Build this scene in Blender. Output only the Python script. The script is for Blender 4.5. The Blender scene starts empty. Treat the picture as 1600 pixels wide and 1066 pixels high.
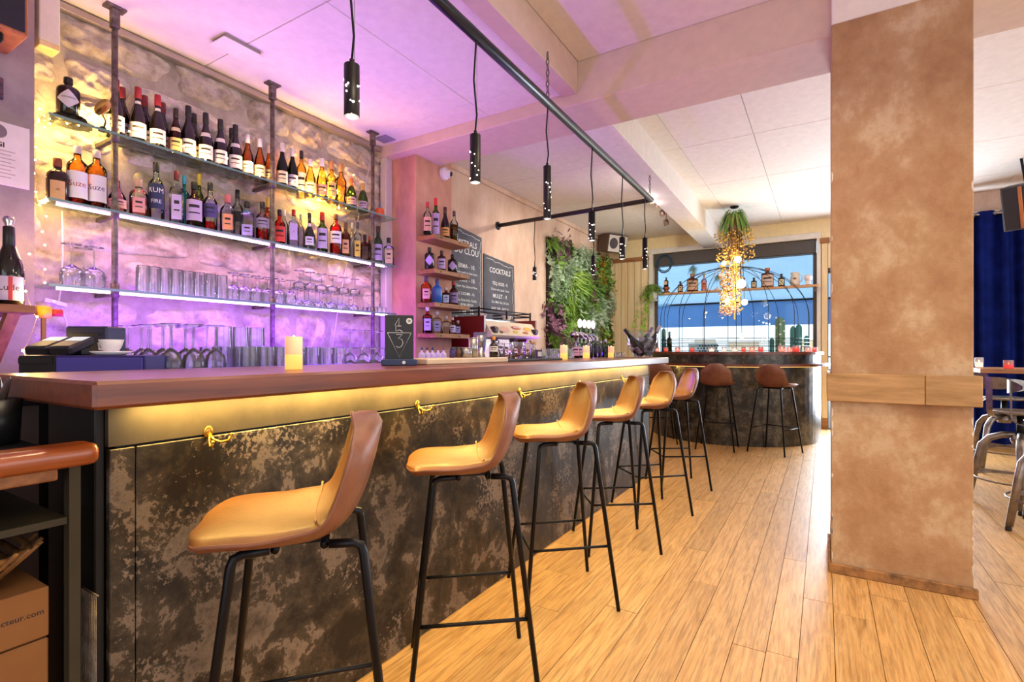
import bpy, bmesh, math, random
from mathutils import Vector, Matrix
random.seed(7)
scn = bpy.context.scene
COL = scn.collection

# ---------------------------------------------------------------- camera
F, H, YAW, V0 = 802.0, 1.17, math.radians(31.27), 548.0
CY, SY = math.cos(YAW), math.sin(YAW)
cam_d = bpy.data.cameras.new('camera')
cam_d.sensor_width = 36.0
cam_d.lens = F / 1600 * 36
cam_d.shift_y = (V0 - 533) / 1600
cam_d.clip_start = 0.02
cam = bpy.data.objects.new('camera', cam_d)
COL.objects.link(cam)
cam.location = (0, 0, H)
cam.rotation_euler = (math.radians(90), 0, YAW)
scn.camera = cam

# a pixel of the 1600x1066 photograph gives a direction; a known plane gives the distance
def ray(u, v):
    r = (u - 800) / F
    return (r * CY - SY, r * SY + CY, (V0 - v) / F)
def onX(u, v, x):
    d = ray(u, v); t = x / d[0]
    return (x, d[1] * t, H + d[2] * t)
def onY(u, v, y):
    d = ray(u, v); t = y / d[1]
    return (d[0] * t, y, H + d[2] * t)
def onZ(u, v, z):
    d = ray(u, v); t = (z - H) / d[2]
    return (d[0] * t, d[1] * t, z)
def depth(x, y):
    return -x * SY + y * CY

# ---------------------------------------------------------------- view, world, lights
vs = scn.view_settings
vs.view_transform = 'Standard'
vs.look = 'None'
vs.gamma = 1.0
vs.use_curve_mapping = False
vs.exposure = 0.0
scn.cycles.use_denoising = True
scn.cycles.max_bounces = 8
scn.cycles.diffuse_bounces = 4
scn.cycles.transparent_max_bounces = 40
scn.cycles.sample_clamp_indirect = 6.0
scn.cycles.caustics_reflective = False
scn.cycles.caustics_refractive = False

world = bpy.data.worlds.new('world')
scn.world = world
world.use_nodes = True
bg = world.node_tree.nodes['Background']
bg.inputs[0].default_value = (0.80, 0.90, 1.0, 1)
bg.inputs[1].default_value = 2.4

def area(name, loc, target, sx, sy, col, e, spread=180, axis=(0, 1, 0)):
    """rectangular lamp that looks from loc to target; its length sx runs along axis"""
    l = bpy.data.lights.new(name, 'AREA')
    l.shape = 'RECTANGLE'; l.size = sx; l.size_y = sy
    l.color = col; l.energy = e; l.spread = math.radians(spread)
    o = bpy.data.objects.new(name, l); COL.objects.link(o)
    zd = (Vector(loc) - Vector(target)).normalized(); xd = Vector(axis); xd = (xd - zd * xd.dot(zd)).normalized(); yd = zd.cross(xd)
    o.matrix_world = Matrix(((xd.x, yd.x, zd.x, loc[0]), (xd.y, yd.y, zd.y, loc[1]), (xd.z, yd.z, zd.z, loc[2]), (0, 0, 0, 1)))
    return o
def point(name, loc, col, e, r=0.02):
    l = bpy.data.lights.new(name, 'POINT'); l.color = col; l.energy = e; l.shadow_soft_size = r
    o = bpy.data.objects.new(name, l); COL.objects.link(o); o.location = loc
    return o

sun_d = bpy.data.lights.new('sun', 'SUN'); sun_d.energy = 3.6; sun_d.angle = math.radians(3)
sun_d.color = (1.0, 0.96, 0.9)
sun = bpy.data.objects.new('sun', sun_d); COL.objects.link(sun)
sun.rotation_euler = (math.radians(40), math.radians(10), math.radians(20))

XB_ = -3.36
WARM = (1.0, 0.80, 0.58)
DAY = (0.92, 0.95, 1.0)
PURPLE = (0.34, 0.07, 1.0)
# fill added at unseen street and side openings; daylight through the glazed door
area('fill_light_street', (1.2, -2.85, 1.75), (0.6, 3, 1.5), 4.6, 2.2, (1.0, 0.93, 0.88), 13, axis=(1, 0, 0))
area('fill_light_side', (4.05, 3.0, 1.6), (0, 3.6, 1.5), 6.5, 2.0, (1.0, 0.95, 0.92), 34)
area('daylight_glass_door', (0.55, 8.9, 1.25), (0.55, 0, 1.0), 0.95, 2.1, (0.80, 0.89, 1.0), 190, axis=(1, 0, 0))
# colour wash lamps that stand on the counter behind the bar
area('purple_strip_light', (-2.87, 2.0, 0.985), (-2.55, 2.0, 3.0), 2.2, 0.1, PURPLE, 36)
area('purple_wall_washer', (XB_ + 0.16, 2.1, 0.96), (XB_ + 0.05, 2.1, 2.0), 2.3, 0.05, (0.28, 0.03, 1.0), 4)
area('purple_strip_light_bar', (-2.735, 5.6, 0.985), (-1.9, 4.6, 1.4), 1.0, 0.06, PURPLE, 16)
area('violet_glass_strip', (-2.44, 1.75, 1.075), (-2.0, 1.75, 1.16), 2.2, 0.03, (0.34, 0.16, 1.0), 7, 110)

# ---------------------------------------------------------------- materials
def lin(h):
    h = h.lstrip('#')
    c = [int(h[i:i + 2], 16) / 255 for i in (0, 2, 4)]
    return tuple(x / 12.92 if x <= 0.04045 else ((x + 0.055) / 1.055) ** 2.4 for x in c) + (1.0,)
MATS = {}
def node(nt, t, **kw):
    n = nt.nodes.new(t)
    for k, v in kw.items(): setattr(n, k, v)
    return n
def coords(nt, scale=(1, 1, 1), rand=False):
    tc = node(nt, 'ShaderNodeTexCoord')
    mp = node(nt, 'ShaderNodeMapping')
    mp.inputs['Scale'].default_value = scale
    nt.links.new(tc.outputs['Object'], mp.inputs['Vector'])
    if rand:
        oi = node(nt, 'ShaderNodeObjectInfo')
        ml = node(nt, 'ShaderNodeMath', operation='MULTIPLY'); ml.inputs[1].default_value = 37.0
        nt.links.new(oi.outputs['Random'], ml.inputs[0])
        cb = node(nt, 'ShaderNodeCombineXYZ')
        for i in range(3): nt.links.new(ml.outputs[0], cb.inputs[i])
        nt.links.new(cb.outputs[0], mp.inputs['Location'])
    return mp.outputs[0]
def noise(nt, vec, scale, detail=5, rough=0.6, dist=0.0):
    n = node(nt, 'ShaderNodeTexNoise')
    n.inputs['Scale'].default_value = scale; n.inputs['Detail'].default_value = detail
    n.inputs['Roughness'].default_value = rough; n.inputs['Distortion'].default_value = dist
    nt.links.new(vec, n.inputs['Vector'])
    return n.outputs['Fac']
def ramp(nt, fac, stops):
    r = node(nt, 'ShaderNodeValToRGB')
    el = r.color_ramp.elements
    while len(el) < len(stops): el.new(0.5)
    for e, (p, c) in zip(el, stops):
        e.position = p; e.color = lin(c) if isinstance(c, str) else c
    nt.links.new(fac, r.inputs['Fac'])
    return r.outputs['Color']
def bump(nt, b, fac, strength, dist=0.01):
    n = node(nt, 'ShaderNodeBump')
    n.inputs['Strength'].default_value = strength; n.inputs['Distance'].default_value = dist
    nt.links.new(fac, n.inputs['Height']); nt.links.new(n.outputs[0], b.inputs['Normal'])
def mat(name, col='#808080', rough=0.5, metal=0.0, stops=None, nscale=8, stretch=(1, 1, 1), bmp=None, emit=None,
        rand=False, detail=5, spec=None, vary=0.0, sheen=0.0, coat=0.0, dist=0.0, nrough=0.6, sub=None):
    if name in MATS: return MATS[name]
    m = bpy.data.materials.new(name); m.use_nodes = True
    nt = m.node_tree; b = nt.nodes['Principled BSDF']
    b.inputs['Base Color'].default_value = lin(col)
    b.inputs['Roughness'].default_value = rough; b.inputs['Metallic'].default_value = metal
    if spec is not None: b.inputs['Specular IOR Level'].default_value = spec
    if sheen: b.inputs['Sheen Weight'].default_value = sheen
    if coat: b.inputs['Coat Weight'].default_value = coat; b.inputs['Coat Roughness'].default_value = 0.15
    vec = coords(nt, stretch, rand)
    colout = None
    if stops:
        colout = ramp(nt, noise(nt, vec, nscale, detail, nrough, dist), stops)
    else:
        # faint mottling so that no surface is a perfectly flat colour
        c = lin(col); k = 0.90
        colout = ramp(nt, noise(nt, vec, 14, 3), [(0.3, (c[0] * k, c[1] * k, c[2] * k, 1)), (0.7, c)])
    if vary:
        oi = node(nt, 'ShaderNodeObjectInfo')
        mr = node(nt, 'ShaderNodeMapRange')
        mr.inputs['To Min'].default_value = 1 - vary; mr.inputs['To Max'].default_value = 1 + vary
        nt.links.new(oi.outputs['Random'], mr.inputs['Value'])
        hs = node(nt, 'ShaderNodeHueSaturation')
        nt.links.new(mr.outputs[0], hs.inputs['Value']); nt.links.new(colout, hs.inputs['Color'])
        colout = hs.outputs[0]
    nt.links.new(colout, b.inputs['Base Color'])
    if bmp:
        bump(nt, b, noise(nt, coords(nt, bmp[2] if len(bmp) > 2 else (1, 1, 1), rand), bmp[0], 6), bmp[1])
    if emit:
        b.inputs['Emission Color'].default_value = lin(emit[0]); b.inputs['Emission Strength'].default_value = emit[1]
    MATS[name] = m
    return m
def glow(name, col, s):
    if name in MATS: return MATS[name]
    m = bpy.data.materials.new(name); m.use_nodes = True
    nt = m.node_tree; b = nt.nodes['Principled BSDF']
    b.inputs['Base Color'].default_value = lin(col)
    b.inputs['Emission Color'].default_value = lin(col); b.inputs['Emission Strength'].default_value = s
    MATS[name] = m
    return m
def glass(name, tint='#ffffff', rough=0.02, refl=1.0, ior=1.45, haze=0.0):
    """thin clear or tinted glass: tinted transmission under a fresnel reflection"""
    if name in MATS: return MATS[name]
    m = bpy.data.materials.new(name); m.use_nodes = True
    nt = m.node_tree
    for n in list(nt.nodes):
        if n.type == 'BSDF_PRINCIPLED': nt.nodes.remove(n)
    out = [n for n in nt.nodes if n.type == 'OUTPUT_MATERIAL'][0]
    tr = node(nt, 'ShaderNodeBsdfTransparent'); tr.inputs[0].default_value = lin(tint)
    gl = node(nt, 'ShaderNodeBsdfGlossy'); gl.inputs['Roughness'].default_value = rough
    fr = node(nt, 'ShaderNodeFresnel'); fr.inputs['IOR'].default_value = ior
    mu = node(nt, 'ShaderNodeMath', operation='MULTIPLY'); mu.inputs[1].default_value = refl
    mx = node(nt, 'ShaderNodeMixShader')
    nt.links.new(fr.outputs[0], mu.inputs[0]); nt.links.new(mu.outputs[0], mx.inputs[0])
    base = tr.outputs[0]
    if haze:      # white scatter mixed into clear glass, standing in for refracted light
        df = node(nt, 'ShaderNodeBsdfDiffuse'); tl = node(nt, 'ShaderNodeBsdfTranslucent'); h1 = node(nt, 'ShaderNodeMixShader'); h2 = node(nt, 'ShaderNodeMixShader')
        h1.inputs[0].default_value = .5; h2.inputs[0].default_value = haze
        nt.links.new(df.outputs[0], h1.inputs[1]); nt.links.new(tl.outputs[0], h1.inputs[2])
        nt.links.new(base, h2.inputs[1]); nt.links.new(h1.outputs[0], h2.inputs[2]); base = h2.outputs[0]
    nt.links.new(base, mx.inputs[1]); nt.links.new(gl.outputs[0], mx.inputs[2])
    nt.links.new(mx.outputs[0], out.inputs[0])
    MATS[name] = m
    return m

def cloth(name, col, k=.6):
    """thin cloth or paper that lets light through"""
    if name in MATS: return MATS[name]
    m = bpy.data.materials.new(name); m.use_nodes = True
    nt = m.node_tree
    for n in list(nt.nodes):
        if n.type == 'BSDF_PRINCIPLED': nt.nodes.remove(n)
    out = [n for n in nt.nodes if n.type == 'OUTPUT_MATERIAL'][0]
    c = lin(col)
    cr = ramp(nt, noise(nt, coords(nt), 6, 4), [(0.3, (c[0] * .92, c[1] * .92, c[2] * .92, 1)), (0.7, c)])
    d = node(nt, 'ShaderNodeBsdfDiffuse'); t = node(nt, 'ShaderNodeBsdfTranslucent'); mx = node(nt, 'ShaderNodeMixShader')
    mx.inputs[0].default_value = k
    nt.links.new(cr, d.inputs[0]); nt.links.new(cr, t.inputs[0])
    nt.links.new(d.outputs[0], mx.inputs[1]); nt.links.new(t.outputs[0], mx.inputs[2]); nt.links.new(mx.outputs[0], out.inputs[0])
    MATS[name] = m
    return m

# ---------------------------------------------------------------- mesh builder
class MB:
    def __init__(s): s.v = []; s.f = []; s.sm = []
    def add(s, vs, fs, smooth=False, M=None):
        o = len(s.v)
        s.v += [tuple(M @ Vector(p)) for p in vs] if M is not None else [tuple(p) for p in vs]
        s.f += [tuple(i + o for i in f) for f in fs]; s.sm += [smooth] * len(fs)
        return s
    def box(s, x0, x1, y0, y1, z0, z1, b=0.0, M=None):
        if b <= 0:
            vs = [(x, y, z) for z in (z0, z1) for y in (y0, y1) for x in (x0, x1)]
            fs = [(0, 2, 3, 1), (4, 5, 7, 6), (0, 1, 5, 4), (2, 6, 7, 3), (0, 4, 6, 2), (1, 3, 7, 5)]
            return s.add(vs, fs, False, M)
        b = min(b, (x1 - x0) * .49, (y1 - y0) * .49, (z1 - z0) * .49)
        cx, cy, cz = (x0 + x1) / 2, (y0 + y1) / 2, (z0 + z1) / 2
        hx, hy, hz = (x1 - x0) / 2, (y1 - y0) / 2, (z1 - z0) / 2
        vs = []; idx = {}
        for sx in (-1, 1):
            for sy in (-1, 1):
                for sz in (-1, 1):
                    for a in range(3):
                        p = [sx * (hx - b), sy * (hy - b), sz * (hz - b)]
                        p[a] = (sx * hx, sy * hy, sz * hz)[a]
                        idx[(sx, sy, sz, a)] = len(vs); vs.append((cx + p[0], cy + p[1], cz + p[2]))
        fs = []
        for a in range(3):
            o1, o2 = (a + 1) % 3, (a + 2) % 3
            for sg in (-1, 1):
                q = []
                for (p, r) in ((-1, -1), (1, -1), (1, 1), (-1, 1)):
                    k = [0, 0, 0]; k[a] = sg; k[o1] = p; k[o2] = r
                    q.append(idx[(k[0], k[1], k[2], a)])
                fs.append(tuple(q) if sg > 0 else tuple(reversed(q)))
            for p in (-1, 1):
                for r in (-1, 1):
                    k1 = [0, 0, 0]; k1[o1] = p; k1[o2] = r; k2 = k1[:]
                    k1[a] = -1; k2[a] = 1
                    q = (idx[(*k1, o1)], idx[(*k2, o1)], idx[(*k2, o2)], idx[(*k1, o2)])
                    fs.append(q if p * r < 0 else tuple(reversed(q)))
        for sx in (-1, 1):
            for sy in (-1, 1):
                for sz in (-1, 1):
                    q = (idx[(sx, sy, sz, 0)], idx[(sx, sy, sz, 1)], idx[(sx, sy, sz, 2)])
                    fs.append(q if sx * sy * sz > 0 else tuple(reversed(q)))
        return s.add(vs, fs, False, M)
    def tube(s, pts, r, n=8, caps=True, closed=False, M=None):
        pts = [Vector(p) for p in pts]; m = len(pts)
        rs = r if isinstance(r, (list, tuple)) else [r] * m
        vs = []; up = None
        for i, p in enumerate(pts):
            if closed: t = pts[(i + 1) % m] - pts[i - 1]
            else: t = pts[min(i + 1, m - 1)] - pts[max(i - 1, 0)]
            t.normalize()
            if up is None:
                up = Vector((0, 0, 1)) if abs(t.z) < .9 else Vector((1, 0, 0))
            a = t.cross(up)
            if a.length < 1e-5: a = t.orthogonal()
            a.normalize(); bb = a.cross(t).normalized(); up = bb
            for k in range(n):
                w = 2 * math.pi * k / n
                vs.append(p + (a * math.cos(w) + bb * math.sin(w)) * rs[i])
        fs = []
        for i in range(m if closed else m - 1):
            j = (i + 1) % m
            for k in range(n):
                q = (k + 1) % n
                fs.append((i * n + k, j * n + k, j * n + q, i * n + q))
        if caps and not closed:
            fs.append(tuple(range(n))); fs.append(tuple(reversed(range((m - 1) * n, m * n))))
        return s.add(vs, fs, True, M)
    def lathe(s, prof, n=16, c=(0, 0, 0), sq=2.0, aspect=1.0, M=None, a0=0.0, a1=None, ang=0.0):
        """profile of (radius, z); sq > 2 squares the section; a0..a1 limits the sweep"""
        vs = []; full = a1 is None
        cnt = n if full else n + 1
        for (r, z) in prof:
            for k in range(cnt):
                w = (2 * math.pi * k / n) if full else a0 + (a1 - a0) * k / n
                cx, sy = math.cos(w), math.sin(w)
                kk = 1.0 if sq == 2.0 else (abs(cx) ** sq + abs(sy) ** sq) ** (-1 / sq)
                x, y = r * kk * cx * aspect, r * kk * sy
                if ang: x, y = x * math.cos(ang) - y * math.sin(ang), x * math.sin(ang) + y * math.cos(ang)
                vs.append((c[0] + x, c[1] + y, c[2] + z))
        fs = []
        for i in range(len(prof) - 1):
            for k in range(n):
                q = (k + 1) % cnt
                fs.append((i * cnt + k, i * cnt + q, (i + 1) * cnt + q, (i + 1) * cnt + k))
        return s.add(vs, fs, True, M)
    def grid(s, fn, nu, nv, smooth=True, M=None):
        vs = [fn(i / nu, j / nv) for i in range(nu + 1) for j in range(nv + 1)]
        fs = [(i * (nv + 1) + j, (i + 1) * (nv + 1) + j, (i + 1) * (nv + 1) + j + 1, i * (nv + 1) + j + 1)
              for i in range(nu) for j in range(nv)]
        return s.add(vs, fs, smooth, M)
    def ball(s, c, r, n=10, m=6, M=None, sc=(1, 1, 1)):
        vs = []
        for i in range(m + 1):
            a = math.pi * i / m
            for k in range(n):
                w = 2 * math.pi * k / n
                vs.append((c[0] + r * sc[0] * math.sin(a) * math.cos(w), c[1] + r * sc[1] * math.sin(a) * math.sin(w), c[2] + r * sc[2] * math.cos(a)))
        fs = [(i * n + k, (i + 1) * n + k, (i + 1) * n + (k + 1) % n, i * n + (k + 1) % n) for i in range(m) for k in range(n)]
        return s.add(vs, fs, True, M)
    def prism(s, poly, z0, z1, M=None, smooth=False):
        n = len(poly)
        vs = [(x, y, z0) for x, y in poly] + [(x, y, z1) for x, y in poly]
        fs = [tuple(reversed(range(n))), tuple(range(n, 2 * n))] + [(i, (i + 1) % n, n + (i + 1) % n, n + i) for i in range(n)]
        return s.add(vs, fs, smooth, M)
    def quad(s, a, b, c, d, M=None): return s.add([a, b, c, d], [(0, 1, 2, 3)], False, M)
    def mesh(s, name, m=None):
        me = bpy.data.meshes.new(name)
        me.from_pydata(s.v, [], s.f)
        me.polygons.foreach_set('use_smooth', s.sm)
        me.update()
        if m: me.materials.append(m)
        return me

def link(name, me, parent=None, loc=(0, 0, 0), rz=0.0):
    o = bpy.data.objects.new(name, me); COL.objects.link(o)
    o.location = loc; o.rotation_euler = (0, 0, rz)
    if parent: o.parent = parent
    return o
def part(name, mb, m, parent, label=None):
    o = link(name, mb.mesh(name, m), parent)
    if label: o['label'] = label
    return o
def tag(o, label, cat, group=None, kind=None):
    o['label'] = label; o['category'] = cat
    if group: o['group'] = group
    if kind: o['kind'] = kind
    return o
def thing(name, label, cat, loc=(0, 0, 0), rz=0.0, group=None, kind=None):
    o = bpy.data.objects.new(name, None); COL.objects.link(o)
    o.empty_display_size = 0.05; o.location = loc; o.rotation_euler = (0, 0, rz)
    return tag(o, label, cat, group, kind)
def solo(name, mb, m, label, cat, group=None, loc=(0, 0, 0), rz=0.0, kind=None):
    return tag(link(name, mb.mesh(name, m), None, loc, rz), label, cat, group, kind)
def struct(name, mb, m, label, cat):
    return tag(link(name, mb.mesh(name, m)), label, cat, None, 'structure')
def copy_tree(o, loc=None, rz=None, label=None, group=None, parent=None):
    c = o.copy(); COL.objects.link(c); c.parent = parent
    if loc is not None: c.location = loc
    if rz is not None: c.rotation_euler = (0, 0, rz)
    if label: c['label'] = label
    if group: c['group'] = group
    for ch in o.children: copy_tree(ch, parent=c)
    return c
def text_mb(txt, size, bold=0.0, align='CENTER', depth_=0.0):
    cu = bpy.data.curves.new('text', 'FONT'); cu.body = txt; cu.size = size
    cu.align_x = align; cu.align_y = 'CENTER'; cu.offset = bold; cu.resolution_u = 2
    cu.extrude = depth_
    o = bpy.data.objects.new('text', cu)
    me = bpy.data.meshes.new_from_object(o)
    mb = MB(); mb.add([v.co[:] for v in me.vertices], [tuple(p.vertices) for p in me.polygons])
    bpy.data.objects.remove(o); bpy.data.curves.remove(cu); bpy.data.meshes.remove(me)
    return mb
def RZ(a): return Matrix.Rotation(a, 4, 'Z')
def RX(a): return Matrix.Rotation(a, 4, 'X')
def RY(a): return Matrix.Rotation(a, 4, 'Y')
def T(x, y, z): return Matrix.Translation((x, y, z))
def frame(o, xd, yd):
    """matrix that maps local x to xd and local y to yd with the origin at o"""
    xd = Vector(xd).normalized(); yd = Vector(yd).normalized(); zd = xd.cross(yd)
    return Matrix(((xd.x, yd.x, zd.x, o[0]), (xd.y, yd.y, zd.y, o[1]), (xd.z, yd.z, zd.z, o[2]), (0, 0, 0, 1)))
def moved(mb, M):
    mb.v = [tuple(M @ Vector(p)) for p in mb.v]; return mb
def smoothstep(a, b, x):
    t = max(0, min(1, (x - a) / (b - a))); return t * t * (3 - 2 * t)
def lerp_table(tab, s):
    for (a, b) in zip(tab, tab[1:]):
        if s <= b[0]:
            k = (s - a[0]) / (b[0] - a[0]); k = k * k * (3 - 2 * k) if len(a) > 2 and a[2] == 's' else k
            return a[1] + (b[1] - a[1]) * k
    return tab[-1][1]
# ================================================================ materials of the room
M_plaster = mat('tan_plaster', '#c8a184', 0.8, stops=[(0.25, '#b89680'), (0.45, '#d0b09a'), (0.6, '#dfc5b0'), (0.8, '#c4a48e')], nscale=2.2, stretch=(1, 1, .5), detail=12, bmp=(22, .12), nrough=.66)
M_plaster_rose = mat('rose_plaster', '#b07a6c', 0.8, stops=[(0.25, '#a06c60'), (0.5, '#c48c78'), (0.75, '#d9ab94')], nscale=3.0, stretch=(1, 1, .6), detail=12, bmp=(22, .12), nrough=.68)
M_pillar = mat('ochre_plaster', '#b8895a', 0.75, stops=[(0.22, '#85654a'), (0.39, '#a57d58'), (0.50, '#b3906b'), (0.60, '#c6ad8d'), (0.70, '#ab845f'), (0.82, '#99907a')], nscale=3.0, stretch=(1, 1, .8), detail=14, bmp=(40, .2), nrough=.7)
M_ceil = mat('white_ceiling_paint', '#ece4dd', 0.7)
M_white = mat('white_trim_paint', '#ede8e0', 0.55)
M_yellow = mat('warm_yellow_paint', '#fdeab8', 0.7)
M_mortar = mat('lime_mortar', '#b3a79d', 0.95, stops=[(0.3, '#93877d'), (0.7, '#bdb1a6')], nscale=9, bmp=(60, .5))
M_stone = mat('rubble_stone', '#b39f8d', 0.9, stops=[(0.25, '#75675e'), (0.42, '#ab9d92'), (0.58, '#cfc3b8'), (0.75, '#978a80')], nscale=9, detail=12, bmp=(22, 1.0), rand=True, vary=.2)
M_subfloor = mat('dark_floor_gap', '#4a3220', 0.9)
M_dark = mat('dark_gap', '#1a1512', 0.9)
M_pine = mat('pale_pine_boards', '#ecc98e', 0.5, stops=[(0.3, '#ebc88d'), (0.7, '#f7e2b8')], nscale=3, stretch=(6, 6, .5), rand=True, vary=.06)
M_wood_trim = mat('brown_wood_trim', '#a06a3c', 0.5, stops=[(0.3, '#84532c'), (0.7, '#b67e4b')], nscale=4, stretch=(1, 6, 6))
M_blackmetal = mat('black_metal', '#15151a', 0.38, 0.6)
M_steel = mat('brushed_steel', '#a8a6a4', 0.3, 1.0)
M_rust = mat('aged_steel', '#6d645e', 0.5, 0.7, stops=[(0.3, '#4d433d'), (0.7, '#8a8078')], nscale=30)

def oak_material():
    m = bpy.data.materials.new('oak_floor'); m.use_nodes = True
    nt = m.node_tree; b = nt.nodes['Principled BSDF']
    v = coords(nt, (9, 1.1, 9), True)
    n1 = noise(nt, v, 2.2, 8, .65, 1.8)
    c1 = ramp(nt, n1, [(0.25, '#a07440'), (0.42, '#c2945a'), (0.58, '#cfa46a'), (0.8, '#d8b078')])
    v2 = coords(nt, (60, 2.5, 60), True)
    n2 = noise(nt, v2, 2.0, 4, .6, .5)
    c2 = ramp(nt, n2, [(0.32, (.45, .45, .45, 1)), (0.55, (1, 1, 1, 1))])
    mx = node(nt, 'ShaderNodeMix', data_type='RGBA', blend_type='MULTIPLY'); mx.inputs[0].default_value = .75
    nt.links.new(c1, mx.inputs[6]); nt.links.new(c2, mx.inputs[7])
    oi = node(nt, 'ShaderNodeObjectInfo'); mr = node(nt, 'ShaderNodeMapRange')
    mr.inputs['To Min'].default_value = .88; mr.inputs['To Max'].default_value = 1.14
    nt.links.new(oi.outputs['Random'], mr.inputs['Value'])
    hs = node(nt, 'ShaderNodeHueSaturation')
    nt.links.new(mr.outputs[0], hs.inputs['Value']); nt.links.new(mx.outputs[2], hs.inputs['Color'])
    nt.links.new(hs.outputs[0], b.inputs['Base Color'])
    b.inputs['Roughness'].default_value = .42
    bump(nt, b, n2, .12, .004)
    MATS['oak_floor'] = m
    return m
M_oak = oak_material()

XB, XR, YN, YF = -3.36, 4.2, -3.0, 9.0      # back wall, right wall, street wall, far wall
ZC = 3.15

# ================================================================ floor of single planks
floor = struct('floor', MB().box(XB - .3, XR + .2, YN - .2, YF + .2, -.12, -.016), M_subfloor, 'worn honey oak plank floor of the bar', 'floor')
rnd = random.Random(3)
x = -1.52; n_pl = 0
while x < 2.75:
    w = rnd.uniform(.1, .155)
    y = rnd.uniform(-1.2, -.3)
    while y < YF:
        L = rnd.uniform(.9, 2.1); y1 = min(y + L, YF)
        if y1 - y > .15:
            hx, hy = w / 2 - .0012, (y1 - y) / 2 - .0012
            mb = MB().box(-hx, hx, -hy, hy, -.016, rnd.uniform(-.0006, .0006))
            o = part('floor_plank', mb, M_oak, floor); o.location = (x + w / 2, (y + y1) / 2, 0); n_pl += 1
        y = y1
    x += w
rest = MB()
for (xa, xb) in ((2.75, XR),):
    x = xa
    while x < xb:
        rest.box(x + .001, x + .139, YN, YF, -.016, 0); x += .14
o = part('floor_board_field', rest, M_oak, floor); o['kind'] = 'stuff'
rest = MB(); x = XB
while x < -1.52:
    rest.box(x + .001, min(x + .139, -1.521), YN, YF, -.016, 0); x += .14
o = part('floor_board_field', rest, M_oak, floor); o['kind'] = 'stuff'
rest = MB(); x = -1.52
while x < 2.75:
    rest.box(x + .001, x + .139, YN, -1.2, -.016, -.002); x += .14
o = part('floor_board_field', rest, M_oak, floor); o['kind'] = 'stuff'

# ================================================================ stone wall behind the bar
wall_back = struct('wall_back', MB().box(XB - .25, XB, -3.0, 3.33, 0, ZC), M_mortar, 'rough rubble stone wall behind the glass bottle shelves', 'wall')
rs = random.Random(21)
def stone(cy, cz, w, h, tooled=False):
    seed = rs.random() * 50
    e = rs.uniform(3.2, 5.5); bulge = rs.uniform(.02, .045)
    k = [rs.uniform(-.12, .12) for _ in range(6)]
    def fn(a, b):
        p, q = a * 2 - 1, b * 2 - 1
        # squircle outline with a wobble
        m = max(abs(p), abs(q), 1e-6)
        ang = math.atan2(q, p)
        rr = (abs(math.cos(ang)) ** e + abs(math.sin(ang)) ** e) ** (-1 / e)
        rad = m * rr * (1 + .05 * math.sin(3 * ang + seed) + .035 * math.sin(5 * ang + seed * 2))
        y = math.cos(ang) * rad * (1 + k[0] * q * .5) * w / 2
        z = math.sin(ang) * rad * (1 + k[1] * p * .7) * h / 2 + k[2] * p * h * .4
        d = bulge * (1 - m ** 3.0) + .012 * math.sin(7 * p + seed) * math.sin(6 * q + seed * 1.7) * (1 - m ** 4)
        d += .009 * math.sin(13 * p + 3 * q + seed) * math.sin(11 * q - 4 * p + seed) * (1 - m ** 6) + .004 * math.sin(29 * p + 9 * q) * math.sin(23 * q - 5 * p) * (1 - m ** 6)
        if tooled: d += .007 * math.sin((p * w * 60 + q * h * 60)) * (1 - m ** 6)
        return (d - .004 - .02 * (m > .99), y, z)
    mb = MB().grid(fn, 24 if not tooled else 30, 18 if not tooled else 26)
    o = part('wall_stone', mb, M_stone, wall_back); o.location = (XB, cy, cz)
z = .78; row = 0
while z < 2.9:
    h = rs.choice([.15, .19, .24, .30, .22])
    if z + h > 2.94: h = 2.94 - z
    if h < .07: break
    y = .55 - rs.uniform(0, .3)
    while y < 3.24:
        w = rs.uniform(.2, .62) * (1.15 if h > .2 else .85)
        w = min(w, 3.3 - y)
        if w > .09:
            if h > .21 and w < .42 and rs.random() < .35:      # two smaller stones one over the other
                sp = rs.uniform(.4, .6)
                stone(y + w / 2, z + h * sp / 2, w * .93, h * sp * .9)
                stone(y + w / 2 + rs.uniform(-.02, .02), z + h * (sp + 1) / 2, w * .9, h * (1 - sp) * .9)
            else:
                stone(y + w / 2, z + h / 2 + rs.uniform(-.01, .01), w * .94, h * rs.uniform(.88, .96), tooled=(2.2 < z + h / 2 < 2.8 and 1.75 < y + w / 2 < 2.35))
        y += w
    z += h; row += 1
# metal edge strip under the ceiling
struct('trim_1', MB().box(XB, XB + .06, .9, 3.3, 2.905, 2.945, .004), mat('pale_metal_strip', '#b9aca6', .35, .6), 'pale metal strip along the top of the stone wall', 'trim')
# plastered pier in front of the stone wall on the near side, and the pier that carries the cross beam
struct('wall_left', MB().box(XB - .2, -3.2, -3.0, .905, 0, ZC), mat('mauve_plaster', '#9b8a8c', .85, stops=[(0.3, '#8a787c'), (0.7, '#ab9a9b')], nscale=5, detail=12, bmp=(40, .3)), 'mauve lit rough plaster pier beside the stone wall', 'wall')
struct('wall_pier', MB().box(XB - .2, -3.0, 3.345, 3.84, 0, 2.95), M_plaster_rose, 'rose tinted plaster pier with four wooden shelves', 'wall')
struct('trim_2', MB().box(XB + .02, XB + .09, 3.26, 3.345, .9, 2.93, .006), mat('violet_conduit_white', '#cfc6cc', .5), 'white vertical cable duct in the corner beside the pier', 'trim')
struct('wall_side', MB().box(XB - .25, XB, 3.33, YF, 0, ZC + .1), M_plaster, 'beige mottled plaster wall behind the bar with chalkboards', 'wall')
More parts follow.
